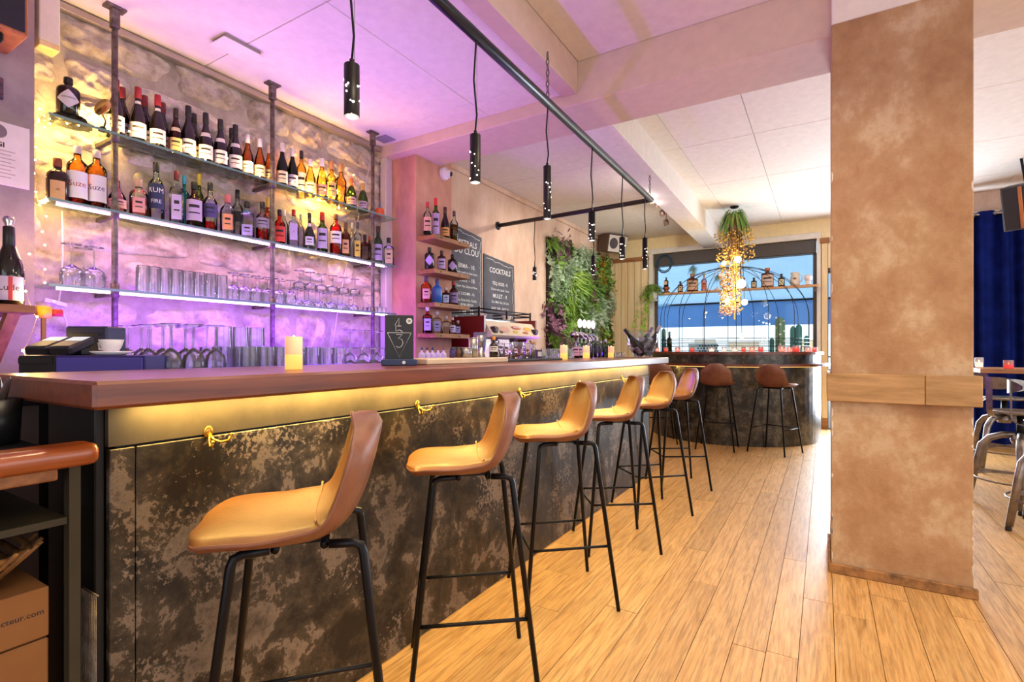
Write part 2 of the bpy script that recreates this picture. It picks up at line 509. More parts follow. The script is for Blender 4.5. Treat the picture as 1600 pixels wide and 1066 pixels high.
# far wall with the picture window and the glass door
wx0, wx1, wz0, wz1 = -2.56, -.09, .95, 2.86
dx0, dx1, dz1 = .06, 1.05, 2.35
fw = MB()
fw.box(XB - .25, wx0, YF, YF + .25, 0, ZC + .1).box(wx0, wx1, YF, YF + .25, 0, wz0).box(wx0, wx1, YF, YF + .25, wz1, ZC + .1)
fw.box(wx1, dx0, YF, YF + .25, 0, ZC + .1).box(dx0, dx1, YF, YF + .25, dz1, ZC + .1).box(dx1, XR + .2, YF, YF + .25, 0, ZC + .1)
struct('wall_far', fw, M_yellow, 'warm yellow far wall around the picture window', 'wall')
struct('wall_right', MB().box(XR, XR + .2, YN, YF, 0, .6).box(XR, XR + .2, YN, YF, 2.6, ZC + .1).box(XR, XR + .2, 6.3, YF, .6, 2.6).box(XR, XR + .2, YN, -.3, .6, 2.6), M_plaster, 'beige plaster wall of the seating area', 'wall')
struct('wall_street', MB().box(XB - .2, -1.2, YN - .2, YN, 0, ZC + .1).box(-1.2, XR, YN - .2, YN, 0, .6).box(-1.2, XR, YN - .2, YN, 2.9, ZC + .1).box(3.6, XR, YN - .2, YN, .6, 2.9), M_plaster, 'beige plaster wall with the street windows', 'wall')

# ================================================================ ceiling, beams and panels
ceiling = struct('ceiling', MB().box(XB - .25, XR + .2, YN - .2, YF + .25, ZC + .012, ZC + .14), mat('ceiling_joint', '#8d8078', .9), 'white panelled ceiling tinted violet over the bar', 'ceiling')
def panels(xs, ys, z, name='ceiling_panel'):
    for xa, xb in zip(xs, xs[1:]):
        for ya, yb in zip(ys, ys[1:]):
            hx, hy = (xb - xa) / 2 - .002, (yb - ya) / 2 - .002
            o = part(name, MB().box(-hx, hx, -hy, hy, 0, .012, .003), M_ceil, ceiling)
            o.location = ((xa + xb) / 2, (ya + yb) / 2, z)
panels([-1.44, -.1, 1.25, 2.6, XR], [YN, -1.4, .2, 1.8, 3.24], ZC)
panels([XB, -2.3, -1.2, -.55, .65, 1.85, 3.0, XR], [3.66, 3.9, 5.15, 6.46, 7.75, YF], ZC)
low = MB().box(XB - .2, -1.56, YN, 3.24, 2.962, 3.14)
part('ceiling_drop', low, M_ceil, ceiling)
panels([XB, -2.17, -1.56], [YN, -1.1, .5, 1.75, 3.02, 3.24], 2.95)
M_beam = mat('dusty_beige_paint', '#d5bcae', .7)
part('ceiling_beam', MB().box(-1.56, -1.44, YN, 3.24, 2.93, 3.16, .006), M_beam, ceiling)
part('ceiling_beam', MB().box(XB - .2, XR, 3.24, 3.68, 2.86, 3.16, .008), M_beam, ceiling)
sk = MB()
pa = [(-1.62, 3.68), (-1.36, 3.68), (-1.44, YF), (-1.70, YF)]
sk.prism(pa, 2.87, 3.16)
part('ceiling_beam', sk, M_ceil, ceiling)
part('ceiling_cornice', MB().box(XB, XB + .03, 3.7, YF, 3.09, 3.15, .006), M_plaster, ceiling)

# ================================================================ pillar with its wooden band
pillar = struct('pillar', MB().box(.035, .605, 3.2, 3.7, 0, 2.895, .004), M_pillar, 'square ochre plastered pillar with a wooden band at counter height', 'pillar')
part('pillar_cap', MB().box(.035, .605, 3.2, 3.7, 2.895, 3.16, .004), M_ceil, pillar)
M_band = mat('grey_oak_band', '#ac855a', .5, stops=[(0.3, '#93703f'), (0.7, '#bc9666')], nscale=4, stretch=(1.2, 1, 9), rand=True, vary=.08)
for (xa, xb) in ((.015, .42), (.422, .632)):
    part('band_board', MB().box(xa, xb, 3.168, 3.198, .905, 1.05, .003), M_band, pillar)
part('band_board', MB().box(.015, .033, 3.2, 3.72, .905, 1.05, .003), M_band, pillar)
part('band_board', MB().box(.607, .632, 3.2, 3.72, .905, 1.05, .003), M_band, pillar)
part('pillar_skirting', MB().box(.02, .62, 3.18, 3.2, 0, .05, .004).box(.02, .034, 3.2, 3.7, 0, .05, .004), mat('scuffed_skirting', '#9a6b3e', .7, stops=[(0.35, '#5a3f28'), (0.6, '#a97a48')], nscale=14), pillar)
M_chip = mat('chipped_paint', '#e2d6c4', .9)
rc = random.Random(5)
for i in range(22):
    zz = rc.uniform(.08, .88) if i > 3 else rc.uniform(1.2, 2.4)
    s = rc.choice([.036, .604]); h = rc.uniform(.008, .035); w = rc.uniform(.003, .008)
    xm = s + (w if s < .3 else -w)
    part('paint_chip', MB().add([(s, 3.1985, zz - h), (xm, 3.1985, zz - h * .3), (xm, 3.1985, zz + h * .5), (s, 3.1985, zz + h)], [(0, 1, 2, 3)] if s < .3 else [(3, 2, 1, 0)]), M_chip, pillar)

# ================================================================ pine boarding, picture window, glass door
def boarding(name, xa, xb, z0, z1, label, w=.115):
    t = thing(name, label, 'wall panel', (0, 0, 0), kind='structure')
    n = max(1, round((xb - xa) / w)); w = (xb - xa) / n
    for i in range(n):
        o = part('board', MB().box(-w / 2 + .004, w / 2 - .004, -.022, 0, z0, z1, .004), M_pine, t)
        o.location = (xa + w * (i + .5), YF - .0045, 0)
    part('backing', MB().box(xa, xb, YF - .004, YF - .0005, z0, z1), M_dark, t)
    part('top_rail', MB().box(xa - .02, xb + .02, YF - .06, YF, z1, z1 + .07, .006), M_wood_trim, t)
    part('bottom_rail', MB().box(xa, xb, YF - .035, YF, 0, .16, .004), M_wood_trim, t)
    return t
boarding('trim_3', XB + .1, wx0 - .09, .16, 2.76, 'pale pine boarding between plant wall and window')
boarding('trim_4', wx1 + .06, .055, .16, 2.78, 'pale pine boarding between window and pillar', .075)
win = thing('window_1', 'wide picture window with dark shutter box behind the wire dome', 'window', kind='structure')
M_alu = mat('dark_grey_aluminium', '#57514f', .5, .3)
part('casing', MB().box(wx0 - .07, wx1 + .05, YF - .03, YF + .01, wz1, wz1 + .09, .004).box(wx0 - .07, wx0, YF - .03, YF + .01, wz0, wz1, .004).box(wx1, wx1 + .05, YF - .03, YF + .01, wz0, wz1, .004), M_white, win)
part('shutter_box', MB().box(wx0 + .01, wx1 - .01, YF + .02, YF + .2, wz1 - .21, wz1 - .002, .01), M_alu, win)
part('window_frame', MB().box(wx0, wx0 + .05, YF + .08, YF + .14, wz0, wz1 - .2, .004).box(wx1 - .05, wx1, YF + .08, YF + .14, wz0, wz1 - .2, .004).box(wx0, wx1, YF + .08, YF + .14, wz0, wz0 + .06, .004), M_alu, win)
part('pane', MB().box(wx0 + .05, wx1 - .05, YF + .105, YF + .111, wz0 + .06, wz1 - .21), glass('window_glass', '#eef6fb', .01, .4), win)
part('window_sill', MB().box(wx0, wx1, YF - .14, YF + .08, wz0 - .03, wz0, .004), M_wood_trim, win)
door = thing('door_1', 'glazed terrace door behind the ochre pillar', 'door', kind='structure')
part('door_frame', MB().box(dx0 - .05, dx0, YF - .02, YF + .12, 0, dz1 + .05).box(dx1, dx1 + .05, YF - .02, YF + .12, 0, dz1 + .05).box(dx0, dx1, YF - .02, YF + .12, dz1, dz1 + .05), M_alu, door)
part('pane', MB().box(dx0, dx1, YF + .05, YF + .056, 0, dz1), MATS['window_glass'], door)

# ================================================================ terrace seen through the window
ex = thing('awning', 'sky blue terrace awning with a deeper blue valance outside the window', 'awning')
a0, a1, az0, az1 = -8.5, 3.5, 3.35, 2.25
part('awning_cloth', MB().add([(a0, YF + .3, az0), (a1, YF + .3, az0), (a1, YF + 3.4, az1), (a0, YF + 3.4, az1), (a0, YF + .3, az0 + .02), (a1, YF + .3, az0 + .02), (a1, YF + 3.4, az1 + .02), (a0, YF + 3.4, az1 + .02)],
     [(0, 1, 2, 3), (7, 6, 5, 4), (0, 4, 5, 1), (2, 6, 7, 3)]), cloth('awning_cloth_blue', '#d3e6f6'), ex)
part('valance', MB().box(a0, a1, YF + 3.4, YF + 3.42, 1.72, az1, 0), cloth('valance_blue', '#8fb4de'), ex)
part('awning_bar', MB().box(a0, a1, YF + 3.36, YF + 3.42, az1 - .02, az1 + .05), M_blackmetal, ex)
part('awning_arm', MB().tube([(-3.9, YF + .3, 1.9), (-3.1, YF + 3.2, 2.25)], .03), mat('pale_arm', '#bfe0f2', .4), ex)
part('awning_motor', MB().tube([(-2.3, YF + 1.0, 2.86), (-.9, YF + 1.0, 2.86)], .07, 10), mat('motor_white', '#d5d3cf', .4), ex)
part('awning_motor_end', MB().tube([(-2.45, YF + 1.0, 2.86), (-2.25, YF + 1.0, 2.86)], .085, 10), mat('motor_end_grey', '#5c6a74', .5), ex)
part('awning_motor_end', MB().tube([(-.92, YF + 1.0, 2.86), (-.75, YF + 1.0, 2.86)], .085, 10), MATS['motor_end_grey'], ex)
M_fac = mat('white_render', '#e9ebea', .8)
fac = thing('street_facade', 'white rendered building across the street with small shuttered openings', 'building', (0, YF + 7, 0))
part('facade_wall', MB().box(-14, 8, 0, .3, -.2, 6.5), M_fac, fac)
for (xa, xb, za, zb, c) in ((-2.35, -1.55, .1, 1.42, '#cdb79a'), (-3.3, -2.7, .2, 1.5, '#c9b9a6'), (-.7, .1, .3, 1.45, '#d9b98c'), (-6.5, -5.4, .2, 2.2, '#9fd4e0'), (1.2, 2.4, .2, 2.0, '#9fd8de')):
    w_ = part('facade_opening', MB().box(xa, xb, -.05, 0, za, zb, .01), mat('opening' + c, c, .6), fac)
    part('opening_frame', MB().box(xa - .04, xa, -.07, 0, za, zb).box(xb, xb + .04, -.07, 0, za, zb).box(xa - .04, xb + .04, -.07, 0, zb, zb + .04), M_white, w_)
sc_ = thing('lattice_screen', 'dark dotted lattice screen standing on the terrace', 'screen', (-2.2, YF + 3.6, 0))
part('screen_board', MB().box(-.55, .1, 0, .02, -.02, 1.34, .004), mat('screen_pale', '#cfcabf', .7), sc_)
dots = MB()
for i in range(10):
    for j in range(16):
        if j > 12 and i < 3: continue
        cx_, cz_ = -.52 + i * .066 + (.033 if j % 2 else 0), .34 + j * .063
        dots.box(cx_ - .018, cx_ + .018, -.006, 0, cz_ - .018, cz_ + .018)
o = part('lattice_holes', dots, mat('screen_dark', '#3d4a54', .7), sc_); o['kind'] = 'stuff'
struct('ground_terrace', MB().box(-14, 9, YF + .25, YF + 8, -.2, -.02), mat('pale_paving', '#cfcac2', .8), 'pale paving of the terrace outside the window', 'ground')
rail = thing('terrace_railing', 'dark horizontal wire railing on the terrace edge', 'railing', (0, YF + 2.6, 0))
for zz in (.55, .8, 1.05): part('rail_wire', MB().tube([(-9, 0, zz), (3, 0, zz)], .012, 6), M_blackmetal, rail)
for xx in (-7, -5, -3.4, -1.7, 0, 1.8): part('rail_post', MB().box(xx - .02, xx + .02, -.02, .02, -.02, 1.07), M_blackmetal, rail)

# recessed ceiling lamps of the near bay (above the frame)
for i, (x, y) in enumerate(((-.7, 1.15), (-.7, 2.5), (.6, .7), (.45, 2.1), (1.7, .4), (1.7, 2.1), (2.9, 4.6), (2.0, 7.0))):
    z = ZC
    t = thing('ceiling_lamp', 'round recessed ceiling lamp ' + ['over the first stool', 'over the third stool', 'in front of the pillar, street side', 'in front of the pillar', 'beside the side windows, street side', 'beside the side windows', 'over the high table', 'before the blue curtain'][i], 'ceiling lamp', (x, y, z), 0, 'recessed ceiling lamps')
    part('bezel', MB().lathe([(.075, -.004), (.095, -.006), (.1, 0)], 24), M_white, t)
    part('lens', MB().lathe([(0, -.003), (.076, -.003)], 24), glow('ceiling_lamp_lens', '#ffe9c8', 6), t)
    area('ceiling_lamp_light', (x, y, z - .012), (x, y, 0), .14, .14, (1.0, .80, .50), 9.3 if y < 3 else 9, 120)
# ================================================================ the long bar
def patina(name, base, mid, hi, seed, sc=1.0, rough=.42):
    m = bpy.data.materials.new(name); m.use_nodes = True
    nt = m.node_tree; b = nt.nodes['Principled BSDF']
    v = coords(nt, (1, 1, 1), False)
    ad = node(nt, 'ShaderNodeVectorMath', operation='ADD'); ad.inputs[1].default_value = (seed, seed * 1.7, seed * .3)
    nt.links.new(v, ad.inputs[0]); v = ad.outputs[0]
    big = noise(nt, v, 1.7 * sc, 3, .55, .6)
    fine = noise(nt, v, 6.5 * sc, 14, .74, .25)
    mx = node(nt, 'ShaderNodeMath', operation='MULTIPLY_ADD')
    nt.links.new(fine, mx.inputs[0]); mx.inputs[1].default_value = .8; 
    m2 = node(nt, 'ShaderNodeMath', operation='MULTIPLY'); m2.inputs[1].default_value = .34
    nt.links.new(big, m2.inputs[0]); nt.links.new(m2.outputs[0], mx.inputs[2])
    c = ramp(nt, mx.outputs[0], [(0.0, base), (0.52, base), (0.60, mid), (0.615, mid), (0.635, hi), (0.74, mid)])
    sp = noise(nt, v, 70 * sc, 4, .7)
    big2 = noise(nt, v, 3.1 * sc, 2)
    ml = node(nt, 'ShaderNodeMath', operation='MULTIPLY'); nt.links.new(sp, ml.inputs[0]); nt.links.new(big2, ml.inputs[1])
    k = ramp(nt, ml.outputs[0], [(0.0, (0, 0, 0, 1)), (0.325, (0, 0, 0, 1)), (0.35, (1, 1, 1, 1))])
    mm = node(nt, 'ShaderNodeMix', data_type='RGBA')
    nt.links.new(k, mm.inputs[0]); nt.links.new(c, mm.inputs[6]); mm.inputs[7].default_value = lin(hi)
    cl = noise(nt, v, 2.6 * sc, 6, .6)
    cc = ramp(nt, cl, [(0.35, (.75, .72, .68, 1)), (0.65, (1.25, 1.22, 1.15, 1))])
    mu = node(nt, 'ShaderNodeMix', data_type='RGBA', blend_type='MULTIPLY'); mu.inputs[0].default_value = 1
    nt.links.new(mm.outputs[2], mu.inputs[6]); nt.links.new(cc, mu.inputs[7])
    nt.links.new(mu.outputs[2], b.inputs['Base Color'])
    b.inputs['Roughness'].default_value = rough; b.inputs['Metallic'].default_value = .25
    bump(nt, b, fine, .08)
    return m
M_patina = patina('patinated_dark_sheet', '#1b1916', '#40392f', '#7e7266', 3.1)
M_patina2 = patina('patinated_dark_sheet_island', '#292825', '#474239', '#666055', 9.4, 1.6, .32)
M_fascia = mat('smoked_fascia', '#4a4234', .5, .2, stops=[(0.3, '#3a342a'), (0.7, '#5b5140')], nscale=5)
M_mahog = mat('mahogany_top', '#6a3017', .33, stops=[(0.28, '#4a1e0d'), (0.5, '#6d3218'), (0.75, '#84421f')], nscale=3, stretch=(10, .8, 10), detail=8, coat=.15, bmp=(6, .04, (10, 1, 10)))
M_black = mat('matt_black_paint', '#100f0e', .6)
bar = thing('bar_counter', 'long dark patinated bar counter with brass hooks and glowing underside', 'bar counter')
BX, BY0, BY1 = -1.41, .53, 4.83
part('carcass', MB().box(-1.84, BX - .02, BY0 + .02, BY1 - .02, 0, 1.045), M_black, bar)
ys = [.53, .584, 2.79, BY1]
for a, b in zip(ys, ys[1:]):
    part('front_panel', MB().box(BX - .02, BX, a + .001, b - .001, 0, .94, .002), M_patina, bar)
part('fascia', MB().box(BX - .022, BX - .004, BY0, BY1, .946, 1.05), M_fascia, bar)
part('end_panel', MB().box(-1.62, BX - .021, BY0 - .02, BY0, 0, 1.05, .003), M_black, bar)
part('end_panel', MB().box(-1.84, BX, BY1 - .018, BY1, 0, 1.05, .002), M_patina, bar)
M_brass = mat('brass', '#c79a45', .28, 1.0)
def hook(y):
    h = part('coat_hook', MB().lathe([(0, 0), (.011, 0), (.013, .002), (.011, .004), (0, .005)], 10, M=frame((BX, y, .952), (0, 1, 0), (0, 0, 1)) @ Matrix.Scale(1.35, 4, (0, 1, 0))), M_brass, bar)
    part('hook_arm', MB().tube([(BX + .006, y, .95), (BX + .02, y + .004, .932), (BX + .032, y + .016, .926), (BX + .045, y + .03, .93), (BX + .052, y + .034, .942)], [.0035, .0038, .0035, .0033, .0036], 8)
         .tube([(BX + .006, y, .95), (BX + .014, y - .004, .928), (BX + .024, y - .008, .914), (BX + .036, y - .01, .916), (BX + .04, y - .01, .926)], [.0035, .0038, .0035, .0033, .0036], 8)
         .ball((BX + .052, y + .034, .945), .005).ball((BX + .04, y - .01, .929), .005), M_brass, h)
for y in (.753, 1.58, 2.40, 3.2, 4.05): hook(y)
M_led_y = glow('warm_led', '#ffd277', 9.0)
part('led_strip', MB().box(BX + .004, BX + .016, BY0 + .05, BY1 - .03, 1.043, 1.049), M_led_y, bar, 'warm yellow LED strip under the overhang')
area('bar_underlight', (BX + .03, (BY0 + BY1) / 2, 1.04), (BX + .045, (BY0 + BY1) / 2, 0), 4.2, .02, (1.0, .66, .18), 34)

top = solo('bar_worktop', MB().box(-1.9, -1.24, .44, 4.87, 1.05, 1.108, .007), M_mahog, 'thick glossy mahogany top running the length of the bar', 'worktop')
# rear service shelf just behind the worktop, and the back counter under the bottle wall
M_counter = mat('dark_laminate', '#2b2430', .35)
sh = thing('service_counter', 'dark service counter behind the mahogany bar top', 'counter')
part('counter_top', MB().box(-2.46, -1.905, .5, 4.8, 1.015, 1.055, .004), M_counter, sh)
part('counter_body', MB().box(-2.42, -1.91, .55, 4.75, 0, 1.014), M_black, sh)
bc = thing('back_counter', 'dark counter below the glass bottle shelves', 'counter')
part('counter_top', MB().box(XB + .07, -2.8, .95, 3.26, .9, .94, .004), M_counter, bc)
part('counter_body', MB().box(XB + .07, -2.84, .95, 3.26, 0, .899), M_black, bc)
part('counter_end', MB().box(-3.195, -2.8, .6, .949, 0, .94, .004), M_counter, bc)
bc2 = thing('machine_counter', 'dark counter under the coffee machine beside the chalkboards', 'counter')
part('counter_top', MB().box(XB + .01, -2.7, 3.86, 6.3, .9, .94, .004), M_counter, bc2)
part('counter_body', MB().box(XB + .01, -2.74, 3.86, 6.3, 0, .899), M_black, bc2)

# ================================================================ round island bar
IC = (-1.12, 7.86); IR = 1.09
def arc(r, a0, a1, n): return [(IC[0] + r * math.cos(a0 + (a1 - a0) * i / n), IC[1] + r * math.sin(a0 + (a1 - a0) * i / n)) for i in range(n + 1)]
def ringwall(r0, r1, z0, z1, a0=math.radians(-215), a1=math.radians(35), n=56, flat=False):
    mb = MB(); o = arc(r1, a0, a1, n); i_ = arc(r0, a0, a1, n)
    k = n + 1
    vs = [(x, y, z) for (z) in (z0, z1) for (x, y) in o] + [(x, y, z) for (z) in (z0, z1) for (x, y) in i_]
    fs = []
    for j in range(n):
        fs += [(j, j + 1, k + j + 1, k + j), (3 * k + j, 3 * k + j + 1, 2 * k + j + 1, 2 * k + j), (k + j, k + j + 1, 3 * k + j + 1, 3 * k + j), (2 * k + j, 2 * k + j + 1, j + 1, j)]
    fs += [(0, k, 3 * k, 2 * k), (n, 2 * k + n, 3 * k + n, k + n)]
    mb.add(vs, fs); return mb
isl = thing('island_bar', 'round patinated island bar in front of the picture window', 'bar counter', (0, 0, 0))
part('drum', ringwall(IR - .04, IR, 0, 1.12), M_patina2, isl)
part('upper_ledge', ringwall(IR - .2, IR + .03, 1.12, 1.155), M_mahog, isl)
part('lower_ledge', ringwall(IR - .02, IR + .11, .975, 1.005), M_mahog, isl)
part('led_strip', ringwall(IR + .004, IR + .016, .966, .973), glow('warm_led_dim', '#ffd277', 1.5), isl)
for i, a in enumerate((-150, -118, -86, -54, -20)):
    a = math.radians(a)
    area('island_underlight', (IC[0] + (IR + .05) * math.cos(a), IC[1] + (IR + .05) * math.sin(a), .965), (IC[0] + (IR + .06) * math.cos(a), IC[1] + (IR + .06) * math.sin(a), 0), .35, .02, (1.0, .66, .22), 1.5)

# ================================================================ bar stools
M_leather = mat('tan_leather', '#98652f', .42, stops=[(0.3, '#72461f'), (0.55, '#8a5b2a'), (0.8, '#976935')], nscale=6, detail=8, bmp=(90, .12), rand=True)
M_leather_d = mat('brown_leather', '#7b4b34', .45, stops=[(0.3, '#6a3e2a'), (0.7, '#8a573e')], nscale=8, detail=8, bmp=(90, .12))
M_stitch = mat('stitching', '#c59a62', .8)
PROF = [(0.0, -.228, .774), (.09, -.196, .786), (.18, -.155, .792), (.32, -.075, .792), (.46, .01, .784), (.56, .068, .786), (.64, .112, .808), (.72, .142, .856), (.83, .166, .928), (.93, .182, .992), (.975, .187, 1.018), (1.0, .182, 1.030)]
WID = [(0.0, .160), (.13, .185), (.28, .200), (.42, .203), (.55, .197), (.66, .188), (.78, .180), (.88, .174), (1.0, .168)]
def srow(a): return .45 * a + .55 * (.5 - .5 * math.cos(math.pi * a))
def cat_rom(tab, s):
    n = len(tab)
    for i in range(n - 1):
        if s <= tab[i + 1][0] or i == n - 2:
            p0, p1, p2, p3 = tab[max(i - 1, 0)], tab[i], tab[i + 1], tab[min(i + 2, n - 1)]
            t = (s - p1[0]) / (p2[0] - p1[0])
            out = []
            for k in range(1, len(p1)):
                m1 = (p2[k] - p0[k]) / max(p2[0] - p0[0], 1e-6) * (p2[0] - p1[0]); m2 = (p3[k] - p1[k]) / max(p3[0] - p1[0], 1e-6) * (p2[0] - p1[0])
                out.append((2 * t**3 - 3 * t**2 + 1) * p1[k] + (t**3 - 2 * t**2 + t) * m1 + (-2 * t**3 + 3 * t**2) * p2[k] + (t**3 - t**2) * m2)
            return out
def seat_pt(s, q, off=0.0):
    def base(s, q):
        x, z = cat_rom(PROF, s); w = cat_rom(WID, min(max(s, .02), .99))[0] * .95 * (math.sqrt(max(0, 1 - (1 - s / .13) ** 2)) if s < .13 else 1) * (math.sqrt(max(0, 1 - ((s - .83) / .17) ** 2)) if s > .83 else 1)
        x = x * .89 - .027; z = z if z < .8 else .8 + (z - .8) * .9
        up = smoothstep(.45, .75, s)
        x -= up * .045 * q * q; z += (1 - up) * .012 * q * q + .02 * math.sin(math.pi * smoothstep(.3, .8, s)) * q * q
        return Vector((x, w * q, z))
    p = base(s, q)
    if off:
        e = .004
        du = base(min(s + e, 1), 0) - base(max(s - e, 0), 0)
        n = du.cross(Vector((0, 1, 0)))
        if n.length > 0: p = p + n.normalized() * off
    return p
def bar_stool(label, loc, rz):
    t = thing('bar_stool', label, 'bar stool', loc, rz, 'tan leather bar stools')
    TH = .034
    sg = 1 if seat_pt(.3, 0, .01).z > seat_pt(.3, 0).z else -1
    def pillow(a, q): return math.sqrt(max(0, 1 - abs(q) ** 5)) * math.sqrt(max(0, min(1, min(a, 1 - a) / .025)))
    def topf(a, b):
        q = b * 2 - 1; a = srow(a)
        return seat_pt(a, q, -sg * (.02 - .02 * pillow(a, q)))
    def botf(a, b):
        q = b * 2 - 1; a = srow(a)
        return seat_pt(a, q, -sg * (.02 + .022 * pillow(a, q)))
    part('seat_upholstery', MB().grid(topf, 40, 22), M_leather, t)
    part('seat_shell', MB().grid(botf, 40, 22), M_leather_d, t)
    ro = -sg * .02
    rim = [seat_pt(srow(.004 + .992 * i / 40), .998, ro) for i in range(41)] + [seat_pt(srow(.996 - .992 * i / 40), -.998, ro) for i in range(41)]
    part('edge_piping', MB().tube(rim, .0045, 6, closed=True), M_leather_d, t)
    part('seat_seam', MB().tube([seat_pt(.565 - .05 * (1 - abs(-1 + 2 * i / 12) ** 2) + .03, (-1 + 2 * i / 12) * .93, sg * -.001) for i in range(13)], .0028, 6), M_stitch, t)
    for sx in (-1, 1):
        for sy in (-1, 1):
            pts = [(sx * .06, sy * .118, .744), (sx * .112, sy * .124, .743), (sx * .127, sy * .128, .737), (sx * .132, sy * .131, .722), (sx * .212, sy * .212, .004)]
            part('leg', MB().tube(pts, [.0105] * 4 + [.009], 8), M_blackmetal, t)
    part('seat_frame', MB().tube([(-.05, -.115, .742), (-.05, .115, .742)], .0095).tube([(.05, -.115, .742), (.05, .115, .742)], .0095).box(-.06, .06, -.1, .1, .744, .752), M_blackmetal, t)
    zf = .285; k = .132 + (.212 - .132) * (.722 - zf) / .718
    part('footrest_bar', MB().tube([(-k, -k, zf), (-k, k, zf)], .0065), M_blackmetal, t)
    for sy in (-1, 1): part('footrest_bar', MB().tube([(-k, sy * k, zf), (k, sy * k, zf)], .0065), M_blackmetal, t)
    return t
s0 = bar_stool('tan leather bar stool at the long bar, first from the cash drawer', (-1.06, .79, 0), math.radians(49))
for i, (x, y, a, n) in enumerate(((-1.085, 1.50, 40, 'second'), (-1.085, 2.23, 42, 'third'), (-1.09, 3.0, 36, 'fourth'), (-1.09, 3.76, 44, 'fifth'), (-1.09, 4.56, 34, 'sixth'))):
    copy_tree(s0, (x, y, 0), math.radians(a), f'tan leather bar stool at the long bar, {n} from the cash drawer')
copy_tree(s0, (-1.09, 6.52, 0), math.radians(-88), 'brown backed bar stool at the round island, between the two others')
copy_tree(s0, (-.48, 6.60, 0), math.radians(-112), 'brown backed bar stool at the round island, on the pillar side')
copy_tree(s0, (-1.82, 6.62, 0), math.radians(-70), 'brown backed bar stool at the round island, half hidden by the long bar')

# ================================================================ glass shelves on steel posts
SH = [2.292, 1.892, 1.487]; PX = -3.14; PY = [1.205, 2.095, 2.985]
M_shelf = glass('shelf_glass', '#eef8f4', .02, .45)
M_edge = mat('green_glass_edge', '#6f9284', .2)
for i, y in enumerate(PY):
    t = thing('shelf_post', ['rusty steel shelf post beside the herbal liqueur bottles', 'rusty steel shelf post between the two bottle bays', 'rusty steel shelf post beside the plaster pier'][i], 'shelf post', (PX, y, 0), 0, 'shelf posts')
    part('post', MB().tube([(0, 0, .94), (0, 0, 2.94)], .0145, 10), M_rust, t)
    part('ceiling_plate', MB().box(-.03, .03, -.045, .045, 2.938, 2.95, .002), M_rust, t)
    part('sleeve', MB().box(-.018, .018, -.018, .018, 2.84, 2.938, .002), M_rust, t)
    for z in SH:
        c = part('clamp', MB().lathe([(.0148, -.04), (.02, -.04), (.02, .03), (.0148, .03)], 10, (0, 0, z)), M_rust, t)
        part('bracket_arm', MB().box(-.215, .0, -.012, .012, z - .034, z - .012, .002), M_rust, c)
for k, z in enumerate(SH):
    nm = ['topmost glass shelf carrying the wine bottles', 'middle glass shelf carrying the spirits', 'lowest glass shelf carrying upturned glasses'][k]
    t = thing('glass_shelf', nm, 'shelf', (0, 0, 0), 0, 'glass shelves')
    ya, yb = (.93, 3.22)
    part('pane', MB().box(XB + .075, PX + .03, ya, yb, z - .012, z - .001), M_shelf, t)
    part('edge', MB().box(PX + .0301, PX + .0325, ya, yb, z - .0125, z - .0005), M_edge, t)
    if k:
        part('led_strip', MB().box(PX - .012, PX - .002, ya + .04, yb - .1, z - .024, z - .013), glow('pink_white_led', '#ffcfe8', 8.0), t, 'pink white LED strip under the glass')
        area('shelf_light', (PX - .02, 2.08, z - .028), (PX - .07, 2.08, 0), 2.2, .015, (.95, .30, .85) if k == 1 else (.42, .07, 1.0), 8 if k == 1 else 7)
        area('shelf_light_up', (PX - .03, 2.08, z - .0128), (PX - .09, 2.08, 4), 2.2, .015, (.95, .5, .9), 2 if k == 1 else 8)
# ================================================================ bottles
def G(n, tint, rough=.03, refl=1.0): return glass(n, tint, rough, refl)
GL = dict(clear=G('bottle_clear', '#eef2f2'), dark=mat('bottle_black_glass', '#120d0c', .12, spec=.6), brown=G('bottle_brown', '#a8703c'), amber=G('bottle_amber', '#ffc060'), yellow=G('bottle_yellow', '#ffd777'),
          green=G('bottle_green', '#94b85c'), dkgreen=G('bottle_dark_green', '#3d5a34'), red=G('bottle_red', '#f2564e'), pink=G('bottle_pink', '#ffc9c4'), blue=mat('bottle_blue', '#2f66c8', .2), teal=G('bottle_teal', '#5fd0d8'), orange=G('bottle_orange', '#ff9a55'))
def CM(c): return mat('cap_' + c.lstrip('#'), c, .4)
def LM(c): return mat('label_' + c.lstrip('#'), c, .65)
M_ink = mat('print_ink', '#2a2024', .7); M_inkr = mat('print_red', '#b23a2c', .7); M_inkw = mat('print_white', '#eee9e2', .7)
INK = {'k': M_ink, 'r': M_inkr, 'w': M_inkw, 'p': mat('print_purple', '#4a2a63', .7)}
